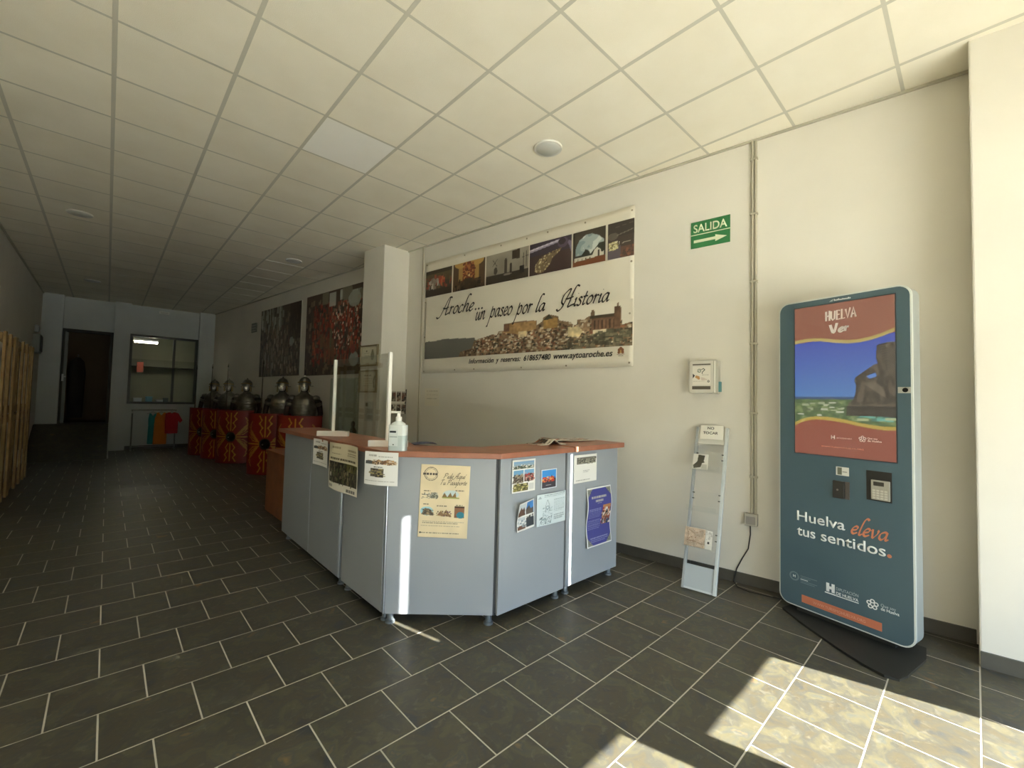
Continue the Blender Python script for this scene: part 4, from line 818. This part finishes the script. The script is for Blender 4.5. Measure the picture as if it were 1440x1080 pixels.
# ================================================================ column: frames and notice
ca_ = math.atan2(-.5,.0704)
def col_thing(name,label,cat,z=0,group=None): return thing(name,label,cat,(2.692,6.151,z),ca_,group)
fr = M('frame_gold','8f8262',.45); matt = M('frame_mount','cfc8b0',.6)
for lab, z0, z1, sd_ in (('gilt framed certificate, upper of the two on the column',1.85,2.155,1),('gilt framed diploma, lower of the two on the column',1.475,1.795,2)):
    f = col_thing('picture_frame', lab, 'picture frame', group='framed certificates on the column')
    mb = MB(); x0, x1, b = .005,.455,.022
    mb.box(x0,x1,-.025,0,z0,z0+b).box(x0,x1,-.025,0,z1-b,z1).box(x0,x0+b,-.025,0,z0+b,z1-b).box(x1-b,x1,-.025,0,z0+b,z1-b); mb.build('frame', fr, f, bevel=.003)
    cv = Cv(40,34,'c9c2a8'); cv.rect(.08,.1,.92,.9,'d6d0b8')
    if sd_ == 1: cv.ell(.7,.5,.1,.25,'8a8464',.8); cv.ell(.7,.75,.06,.08,'8a8464',.8); cv.textlines(.2,.5,.65,3,.12,.04,'8f8a76',.6,1); cv.ell(.35,.75,.04,.05,'7d775f')
    else: cv.textlines(.25,.75,.82,1,.1,.06,'6d6755',.7,2); cv.textlines(.2,.75,.65,4,.12,.04,'8f8a76',.6,3); cv.line([(.85,.2),(.8,.5),(.88,.75)],.06,'7a7459',.7)
    print_mesh('certificate', cv, x0+b,x1-b,z0+b,z1-b, f, -.008)
f = col_thing('wall_notice','white notice sheet taped low on the column below the frames','notice'); cv = Cv(26,40,'c5c4ba'); cv.rect(.1,.75,.4,.92,'5d5c55'); cv.textlines(.1,.9,.65,9,.06,.025,'8f8e86',.6,4)
print_mesh('paper', cv, .16,.375,1.07,1.345, f, -.003)

# ================================================================ brochure stand next to the column
bs = thing('brochure_stand', 'dark wire brochure stand with card pockets beside the column', 'stand', (2.80,5.40,0), 0)
wire = M('stand_wire','4a4740',.5,.5)
for x in (.0,.235): MB().tube([(x,.05,.0),(x+.0,.0,1.53)], .008, 8).build('post', wire, bs)
MB().tube([(.235,.02,1.35),(.30,.1,.9),(.34,.16,0.0)], .007, 8).build('strut', wire, bs); MB().tube([(0,.05,.01),(.34,.16,.01)], .006, 6).build('base_wire', wire, bs); MB().tube([(0,.02,.95),(.30,.1,.95)], .005, 6).build('cross_wire', wire, bs)
for r_, (z0, z1) in enumerate(((1.36,1.50),(1.21,1.33))):
    for c_ in range(3):
        cv = Cv(14,20,'5d564c'); cv.speck(20,0,0,1,1,.2,.12,['2f2b26','8a8272','6d4a3a','b5ad9c'],r_*3+c_); cv.rect(0,.85,1,1,'b8b2a4')
        print_mesh('pocket_card', cv, .012+.075*c_,.075+.075*c_,z0,z1, bs, -.01)
MB().box(.0,.24,-.008,.0,.98,1.19).build('back_plate', M('stand_plate','a8a498',.6), bs)

# ================================================================ far right wall: crowd posters, cabinet, plaque
def crowd(seed, red):
    cv = Cv(130,100,'473c33'); m = cv.vnoise(16,12,seed); base = ['2a2620','5c5046','4a3a30','736658','3b332b']
    cv.speck(420,0,0,1,.9,.014,.03,base,seed,al=.8)
    if red:
        cv.speck(380,.15,.15,.95,.85,.012,.028,['7a2f26','8a3a2c','5c241e','a0543f','6d4436'],seed+1,al=.75); cv.speck(150,.5,.3,1,.85,.008,.014,['b9a08c','8f7a68','a34438','c9b7a4'],seed+2)
        cv.speck(10,.15,.86,1,1,.05,.06,['8a8d85','6d6a5c','a3a69e'],seed+3); cv.ell(.86,.84,.1,.09,'8d928c',.9); cv.ell(.88,.17,.07,.08,'8b938c',.9); cv.ell(.86,.28,.04,.05,'7a4038'); cv.speck(12,.3,.1,.6,.5,.03,.08,['5a5c48','6a4a38'],seed+4,al=.7)
    else:
        cv.speck(60,.02,.7,.6,1,.015,.08,['7d8078','5c5a50','93958c'],seed+1,al=.8); cv.speck(140,.1,.05,.95,.7,.01,.04,['6b5c4c','87796a','4d2f28','9a9080'],seed+2,al=.7); cv.rect(.75,.5,1,1,'362c22',.7); cv.ell(.8,.47,.05,.06,'8a8d84',.8); cv.speck(26,0,.02,.5,.35,.012,.09,['7a776c','2f2a24','5d5548'],seed+5,al=.8)
    cv.a *= 1.3; return cv
for lab, t0, w, cvx, z0, z1 in (('large crowd photo poster in red tones beside the column',8.84,1.97,crowd(3,True),1.79,3.30),('large darker crowd photo poster farther along the wall',11.0,1.94,crowd(9,False),1.805,3.28)):
    p = wthing('wall_poster', lab, 'poster', t0, group='crowd photo posters'); MB().box(0,w,-.012,-.002,z0,z1).build('board', M('board_white','cfcbc0',.6), p); print_mesh('print', cvx, .0,w,z0,z1, p, -.0135)
pq = wthing('wall_plaque', 'small dark plaque high on the wall beyond the crowd posters', 'plaque', 11.54); MB().box(0,.29,-.02,0,2.84,3.055).build('plate', M('plaque_grey','6a6b66',.6), pq, bevel=.004)
for q in range(3): MB().box(.03,.26,-.023,-.02,2.865+.06*q,2.89+.06*q).build('line', M('plaque_line','8d8e88',.6), pq)
cab = thing('metal_cabinet', 'pale green two door metal cabinet below the red crowd poster', 'cabinet', wall_at(7.22,0,.32), WROT)
cg = M('cabinet_green','a9b2a4',.5); MB().box(-.02,.80,.0,.31,.04,1.70).build('body', cg, cab, bevel=.005)
for x in (0.,.39): 
    dd = MB().box(x,x+.38,-.018,-.0,.06,1.68).build('door', cg, cab, bevel=.004); MB().box(x+(.33 if x == 0 else .03),x+(.345 if x == 0 else .045),-.04,-.018,.85,.97).build('handle', alu, dd)
st = thing('statuette', 'small dark statuette in front of the green cabinet', 'statue', (2.49,5.78,.735))
tbl = thing('side_table', 'low dark table under the statuette beside the column', 'table', (2.42,5.70,0))
MB().box(-.05,.19,.0,.3,.70,.735).build('table_top', M('dark_wood','4a3a2c',.5), tbl)
for x in (-.03,.15):
    for y in (.02,.26): MB().box(x,x+.025,y,y+.025,0,.70).build('leg', MATS['dark_wood'], tbl)
bz_ = M('bronze_dark','35332c',.4,.5)
MB().loft([(0,0,.1,.05,.05),(.03,0,.1,.05,.05),(.04,0,.1,.03,.03),(.12,.01,.1,.045,.035),(.2,.015,.1,.05,.035),(.26,.01,.1,.02,.02),(.28,.01,.1,.028,.028),(.32,.01,.1,.026,.026),(.34,.01,.1,.008,.008)],14).build('figure', bz_, st, smooth=True)
MB().tube([(-.03,.1,.2),(-.07,.08,.14),(-.03,.06,.1)], .014, 8).build('arm', bz_, st, smooth=True)

# ================================================================ legionary displays and shields
steel = M('armour_steel','8a867b',.3,.75,c2='716d63',scale=14); steel_d = M('armour_dark','3d3932',.4,.8); brass = M('brass','9a8452',.35,.9); mask = M('mask_silver','eceae2',.22,.6); cloth_d = M('dark_tunic','3a2c28',.9); shaft = M('spear_wood','4a3d30',.6)
def legionary(label, loc, rz, s=1.):
    m = thing('legionary_mannequin', label, 'mannequin', loc, rz, 'roman armour mannequins')
    # local -y is the front
    MB().loft([(.02,0,0,.2,.2),(.03,0,0,.2,.2),(.035,0,0,.02,.02),(.62,0,0,.02,.02)],20).build('stand', M('stand_black','26241f',.5), m, smooth=True)
    MB().loft([(.50,0,0,.23,.17),(.70,0,0,.20,.15),(.86,0,0,.175,.13),(.95,0,0,.17,.125)],24).build('tunic', cloth_d, m, smooth=True)
    for q in range(6):                                             # girth bands of the cuirass
        z = .93+.055*q; r = .178+.006*q
        MB().loft([(z,0,0,r,r*.74),(z+.05,0,0,r+.006,(r+.006)*.74),(z+.056,0,0,r-.004,(r-.004)*.74)],26,cap=False).build('girth_band', steel, m, smooth=True)
    MB().loft([(1.25,0,0,.205,.15),(1.33,0,0,.20,.145),(1.40,0,0,.15,.11),(1.44,0,0,.08,.07),(1.48,0,0,.06,.06)],26).build('breastplate', steel, m, smooth=True)
    for sx in (-1,1):
        for q in range(3):
            MB().ball((sx*(.19+.018*q),0,1.37-.055*q), .085, 14, 7, (.8,1.05,.62)).build('shoulder_plate', steel_d if q % 2 else steel, m, smooth=True)
        MB().tube([(sx*.235,0,1.32),(sx*.27,-.02,1.1),(sx*.25,-.12,.93)],[.05,.043,.036],10).build('sleeve', cloth_d, m, smooth=True)
    MB().loft([(1.46,0,-.005,.045,.05),(1.50,0,-.01,.06,.075),(1.56,0,-.012,.075,.092),(1.62,0,-.01,.075,.09)],20).build('head_form', M('head_dark','2a2622',.7), m, smooth=True)
    fm_ = MB()
    fm_.loft([(1.485,0,-.06,.03,.03),(1.505,0,-.07,.05,.045),(1.545,0,-.072,.062,.05),(1.585,0,-.068,.064,.05),(1.615,0,-.06,.058,.045)],18)
    fm_.ball((0,-.122,1.548),.014,8,5,(.8,1,1.5)); fc = fm_.build('face_mask', mask, m, smooth=True)
    for sx in (-1,1): MB().ball((sx*.026,-.113,1.572),.011,8,5,(1.2,.6,.6)).build('eye_slit', steel_d, fc, smooth=True)
    MB().box(-.02,.02,-.117,-.108,1.512,1.518).build('mouth_slit', steel_d, fc)
    hz = MB().loft([(1.585,0,0,.098,.115),(1.63,0,0,.100,.118),(1.68,0,0,.088,.103),(1.72,0,0,.058,.068),(1.738,0,0,.02,.024),(1.745,0,0,.012,.012),(1.765,0,0,.012,.012)],24).build('helmet_bowl', steel, m, smooth=True)
    MB().prism([(math.cos(a)*.135, .02+math.sin(a)*.16) for a in [math.radians(q) for q in range(0,181,15)]], 1.575,1.585).build('neck_guard', steel, m)
    MB().tube([(-.10,-.045,1.635),(-.06,-.105,1.645),(0,-.13,1.65),(.06,-.105,1.645),(.10,-.045,1.635)],.010,8).build('brow_band', brass, m, smooth=True)
    for sx in (-1,1): MB().box(sx*.078-.006,sx*.078+.006,-.075,.01,1.47,1.59).build('cheek_guard', brass, m, bevel=.004)
    return m
W2, SAG, SHH = .37, .15, 1.08
def shield_cv():
    cv = Cv(70,100,'8c2318'); cv.shade(.9+.18*cv.vnoise(5,7,6)); yl = 'd09a3c'
    cv.rect(0,0,1,.012,'5c1a12'); cv.rect(0,.988,1,1,'5c1a12'); cv.rect(0,0,.015,1,'6b1c14'); cv.rect(.985,0,1,1,'6b1c14')
    for sg_ in (1,-1):
        f = lambda v: .5+sg_*v
        cv.line([(.5,f(.12)),(.5,f(.44))],.028,yl)
        for s2 in (1,-1):
            cv.line([(.5+s2*.05,f(.12)),(.5+s2*.12,f(.20)),(.5+s2*.06,f(.26)),(.5+s2*.14,f(.33)),(.5+s2*.08,f(.38)),(.5+s2*.14,f(.45))],.026,yl)
            for q in range(5): cv.line([(.5+s2*.14,f(.03)),(.5+s2*(.30+.03*q),f(.05+.055*q)),(.5+s2*(.42-.02*q),f(.12+.06*q))],.022,'c18a3a',.95)
    for s2 in (1,-1): cv.line([(.5+s2*.12,.5),(.5+s2*.46,.5)],.03,yl); cv.poly([(.5+s2*.34,.485),(.5+s2*.48,.5),(.5+s2*.34,.515)],yl)
    cv.ell(.5,.5,.13,.095,'3c3320'); return cv
SCV = shield_cv()
def shield(label, loc, rz):
    s = thing('roman_shield', label, 'shield', loc, rz, 'red roman shields')
    R = (W2*W2+SAG*SAG)/(2*SAG)
    bend = lambda U,V: (R-np.sqrt(np.maximum(R*R-((U-.5)*2*W2)**2, 0)))
    print_mesh('face', SCV, -W2, W2, .0, SHH, s, 0, mat=M_print('shield_paint',.4,0,.5), bend=bend, solid=.012)
    bo = MB().loft([(0,0,0,.085,.085),(.006,0,0,.083,.083),(.02,0,0,.062,.062),(.05,0,0,.05,.05),(.068,0,0,.03,.03),(.075,0,0,.008,.008)],22).build('boss', M('boss_dark','4a453a',.35,.9), s, smooth=True, loc=(0,-.0,SHH/2), rot=(math.radians(90),0,0))
    MB().ball((0,0,.072),.016,10,6).build('boss_stud', mask, bo, smooth=True)
    for z in (.0,SHH-.012):
        pts = [((q/10-.5)*2*W2, (R-math.sqrt(R*R-((q/10-.5)*2*W2)**2))+.006, z+.006) for q in range(11)]; MB().tube(pts,.009,6).build('edge_binding', brass if False else M('binding','7a1f16',.5), s)
    return s
def spear(label, loc, lean_):
    s = thing('spear', label, 'spear', loc, 0, 'thin spears'); 
    MB().tube([(0,0,0),(lean_[0]*.8,lean_[1]*.8,1.35)],.012,8).build('shaft', shaft, s); MB().tube([(lean_[0]*.8,lean_[1]*.8,1.35),(lean_[0],lean_[1],2.0)],[.008,.005],8).build('iron_shank', steel_d, s); MB().tube([(lean_[0],lean_[1],1.98),(lean_[0]*1.02,lean_[1]*1.02,2.08)],[.013,.002],8).build('point', steel_d, s)
def ratio(px_):
    d = fw+r2*((px_-720)/FPX)+u2*((540-580)/FPX); return d.x/d.y
where = ['farthest, nearest the clothes rail','second from the clothes rail','third from the clothes rail','fourth from the clothes rail','nearest the counter']
YM = [12.45,11.65,10.75,8.95,7.95]; PXM = [300,320.5,346,396,427]; YS = [12.05,11.25,10.35,8.55,7.55]; PXS = [284,303,325.5,374,416]
for i in range(5):
    x = YM[i]*ratio(PXM[i]); legionary('masked roman armour mannequin, '+where[i], (x,YM[i],0), math.radians(-30 if i < 3 else -25))
    xs_ = YS[i]*ratio(PXS[i]); shield('curved red and yellow roman shield, '+where[i], (xs_,YS[i],0), math.radians(-40))
    if i < 4: spear('thin spear standing behind the shields, '+where[i], (x-.37,YM[i]+.03,0), (.02+.03*(i%2),.05))

# ================================================================ clothes rail at the back wall
YC = 13.72; met = M('rail_metal','8d8f8c',.35,.7)
cr = thing('clothes_rail', 'grey metal clothes rail standing below the back window', 'clothes rail', (.44,YC,0))
MB().tube([(0,0,.98),(.86,0,.98)],.014,8).build('top_bar', met, cr); MB().tube([(0,0,.10),(.86,0,.10)],.012,8).build('lower_bar', met, cr)
for x in (.02,.84): MB().tube([(x,0,.02),(x,0,.98)],.014,8).build('upright', met, cr); MB().tube([(x,-.2,.02),(x,.2,.02)],.014,8).build('foot', met, cr); MB().box(x-.02,x+.02,-.02,.02,.90,.95).build('clamp', M('clamp_white','c9ccc9',.5), cr)
def garment(name, label, x, col, poly, y0=0., th=.045):
    g = thing(name, label, 'garment', (x,YC,0), 0, 'shirts on the clothes rail')
    o = MB().prism_xz(poly, y0-th/2, y0+th/2).build('cloth', M('cloth_'+col, col, .9, c2=None), g, bevel=.015)
    MB().tube([(0,0,.995),(.012,0,1.003),(.0,0,.975),(0,0,.93)],.004,6).build('hanger_hook', met, g); MB().tube([(-.12,0,.885),(0,0,.935),(.12,0,.885)],.006,6).build('hanger', met, g)
    return g
garment('tank_top','teal sleeveless top, leftmost on the clothes rail',.845,'2f8f93',[(-.09,.15),(.09,.15),(.08,.6),(.085,.76),(.07,.90),(.04,.90),(.0,.83),(-.04,.90),(-.07,.90),(-.085,.76),(-.08,.6)], .05)
garment('tank_top','long orange sleeveless top in the middle of the rail',1.0,'d07a1c',[(-.14,.14),(.12,.14),(.12,.6),(.11,.78),(.08,.92),(.05,.92),(0,.84),(-.05,.92),(-.08,.92),(-.12,.78),(-.13,.6)])
garment('t_shirt','red short sleeved shirt at the right end of the rail',1.20,'b3242a',[(-.12,.40),(.13,.40),(.13,.72),(.17,.66),(.22,.72),(.13,.90),(.05,.93),(0,.90),(-.05,.93),(-.12,.90),(-.13,.7)], -.05)

# ================================================================ back door, window and the rooms behind
dkm = M('door_frame_dark','33312a',.6)
dr = struct(MB().box(-.80,-.75,YB-.06,YB+.12,.66,2.83).box(.0,.055,YB-.06,YB+.12,.66,2.83).box(-.75,.0,YB-.06,YB+.12,2.77,2.83).build('door_2', dkm))
lf = MB().box(-.85,-.81,YP-.42,YP-.02,.67,2.0).build('door_leaf', M('door_leaf_grey','8a8f8d',.5), dr) if False else None
MB().box(-.755,-.70,YB-.10,YB-.06,.67,2.75).build('open_leaf_edge', M('door_leaf_grey','6d726f',.5), dr)
MB().box(-.77,-.74,YB-.16,YB-.10,1.62,1.78).build('handle_plate', M('handle_pale','b5bab8',.4,.5), dr); MB().tube([(-.755,YB-.16,1.72),(-.755,YB-.2,1.72),(-.70,YB-.2,1.72)],.012,8).build('handle', MATS['handle_pale'], dr)
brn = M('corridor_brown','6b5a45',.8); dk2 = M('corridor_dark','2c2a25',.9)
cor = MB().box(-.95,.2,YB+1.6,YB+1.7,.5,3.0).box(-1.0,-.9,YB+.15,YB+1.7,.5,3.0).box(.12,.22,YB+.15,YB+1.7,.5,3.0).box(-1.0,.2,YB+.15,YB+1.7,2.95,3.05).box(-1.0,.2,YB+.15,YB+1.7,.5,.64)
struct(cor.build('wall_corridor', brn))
ct = thing('dark_coat', 'dark long garment hanging just inside the back doorway', 'coat', (-.55,YB+.5,.66))
MB().loft([(.1,0,0,.13,.06),(.6,0,0,.14,.07),(1.2,0,0,.15,.07),(1.45,0,0,.12,.06),(1.55,0,0,.04,.04)],16).build('cloth', dk2, ct, smooth=True); MB().tube([(0,0,1.55),(0,.02,1.62),(.02,.03,1.6)],.008,6).build('hook', met, ct)
wn = MB(); fx0,fx1,fz0,fz1 = .35,1.72,1.12,2.84; b_ = .055
wn.box(fx0,fx1,YB-.09,YB-.01,fz0,fz0+b_).box(fx0,fx1,YB-.09,YB-.01,fz1-b_,fz1).box(fx0,fx0+b_,YB-.09,YB-.01,fz0+b_,fz1-b_).box(fx1-b_,fx1,YB-.09,YB-.01,fz0+b_,fz1-b_).box(1.20,1.25,YB-.08,YB-.02,fz0+b_,fz1-b_)
win = struct(wn.build('window_2', M('window_frame_dark','3c3a35',.5)))
MB().box(fx0+b_,1.20,YB-.052,YB-.046,fz0+b_,fz1-b_).build('pane', gl, win); MB().box(1.25,fx1-b_,YB-.052,YB-.046,fz0+b_,fz1-b_).build('pane', gl, win)
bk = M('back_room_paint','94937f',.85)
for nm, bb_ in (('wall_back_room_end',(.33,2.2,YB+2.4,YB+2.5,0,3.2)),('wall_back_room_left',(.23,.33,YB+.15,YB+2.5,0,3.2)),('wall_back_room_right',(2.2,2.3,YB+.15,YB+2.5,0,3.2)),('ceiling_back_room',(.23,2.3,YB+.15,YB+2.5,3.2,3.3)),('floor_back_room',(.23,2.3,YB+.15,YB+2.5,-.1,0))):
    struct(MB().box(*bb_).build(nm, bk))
bmn = struct(MB().box(.33,2.2,YB+1.9,YB+2.4,2.15,2.35).build('trim_2', M('beam_grey','7d7b6c',.8)))
tb = thing('tube_lamp', 'lit fluorescent tube lamp seen through the back window', 'lamp', (.66,YB+.55,2.74))
MB().box(-.22,.28,-.05,.05,.0,.06).build('housing', whitep, tb)
for x in (-.15,.2): MB().tube([(x,0,.06),(x,0,.46)],.006,6).build('rod', met, tb); MB().tube([(-.20,0,-.02),(.26,0,-.02)],.026,10).build('tube', M('tube_lit','fffdf2',.5,emit=1.1), tb)
td = thing('office_table', 'white table seen low through the back window', 'table', (.42,YB+.35,0))
MB().box(0,1.6,0,.8,1.04,1.08).build('table_top', M('table_white','e4e8ea',.5), td)
for x in (.02,1.54):
    for y in (.02,.74): MB().box(x,x+.04,y,y+.04,0,1.04).build('leg', met, td)
rj = random.Random(3)
for q, (x, w, h, col, lab) in enumerate(((.50,.16,.16,'dfe6ea','white paper stack on the office table behind the window'),(.74,.13,.20,'7fb4c9','light blue box on the office table behind the window'),(.95,.14,.12,'d7dadb','pale tray on the office table behind the window'),(1.10,.10,.17,'5d6468','dark grey file on the office table behind the window'))):
    t_ = thing('desk_box', lab, 'box', (x,YB+.5,1.08), 0, 'boxes on the office table'); MB().box(0,w,0,.2,0,h).build('body', M('box_'+col,col,.6), t_, bevel=.006); MB().box(-.004,w+.004,-.004,.204,h,h+.02).build('lid', M('box_'+col,col,.6), t_, bevel=.004)
sgr = thing('red_sign', 'small red sign hanging inside the back room window', 'sign', (.62,YB+1.2,1.95)); MB().box(-.07,.07,-.01,.01,0,.28).build('plate', M('sign_red','8a3a2c',.6), sgr, bevel=.02); MB().tube([(0,0,.28),(0,0,1.25)],.004,6).build('cord', met, sgr)
el = thing('emergency_light', 'small white emergency light above the back window', 'lamp', (.88,YB-.05,3.42)); MB().box(0,.2,-.05,0,0,.06).build('case', whitep, el, bevel=.006); MB().box(.02,.18,-.056,-.05,.01,.045).build('diffuser', lens, el)

# ================================================================ left wall: pallet wood screen and boxes
pine = M('pallet_pine','a88c5c',.7,c2='8f7447',scale=10,detail=6)
ps = thing('pallet_screen', 'tall screen of upright pallet wood slats along the left wall', 'pallet', (-1.0,7.6,0))
for y, w_ in ((.1,.1),(.48,.1),(.86,.2),(1.55,.11),(1.97,.11),(2.38,.11),(2.64,.1)): MB().box(.09,.112,y,y+w_,.02,2.08).build('slat', pine, ps)
for y in (.3,1.2,2.1): MB().box(-.0,.02,y,y+.10,.02,2.08).build('rear_slat', pine, ps)
for z in (.05,.98,1.10,1.98): MB().box(.02,.09,.03,2.74,z,z+.08).build('bearer', pine, ps)
fb = thing('fuse_box', 'grey electric fuse box high on the left wall near the door', 'fuse box', (XL,12.75,2.15)); MB().box(0,.10,0,.42,0,.38).build('case', M('fuse_grey','8d9290',.5), fb, bevel=.008); MB().box(.10,.115,.03,.39,.03,.35).build('cover', M('fuse_dark','4d524f',.5), fb, bevel=.005)
sb = thing('switch_box', 'small switch box just above the grey fuse box', 'switch', (XL,12.95,2.58)); MB().box(0,.06,0,.14,0,.14).build('case', MATS['fuse_grey'], sb, bevel=.005); MB().box(.06,.066,.03,.11,.03,.11).build('rocker', MATS['fuse_dark'], sb)
hp = thing('wall_heater', 'dark flat heater panel low on the left wall past the pallets', 'heater', (XL,11.3,.35)); MB().box(.01,.07,0,.5,0,.75).build('panel', M('heater_dark','3f403c',.5), hp, bevel=.006); MB().box(0,.01,.05,.45,.1,.6).build('bracket', met, hp)
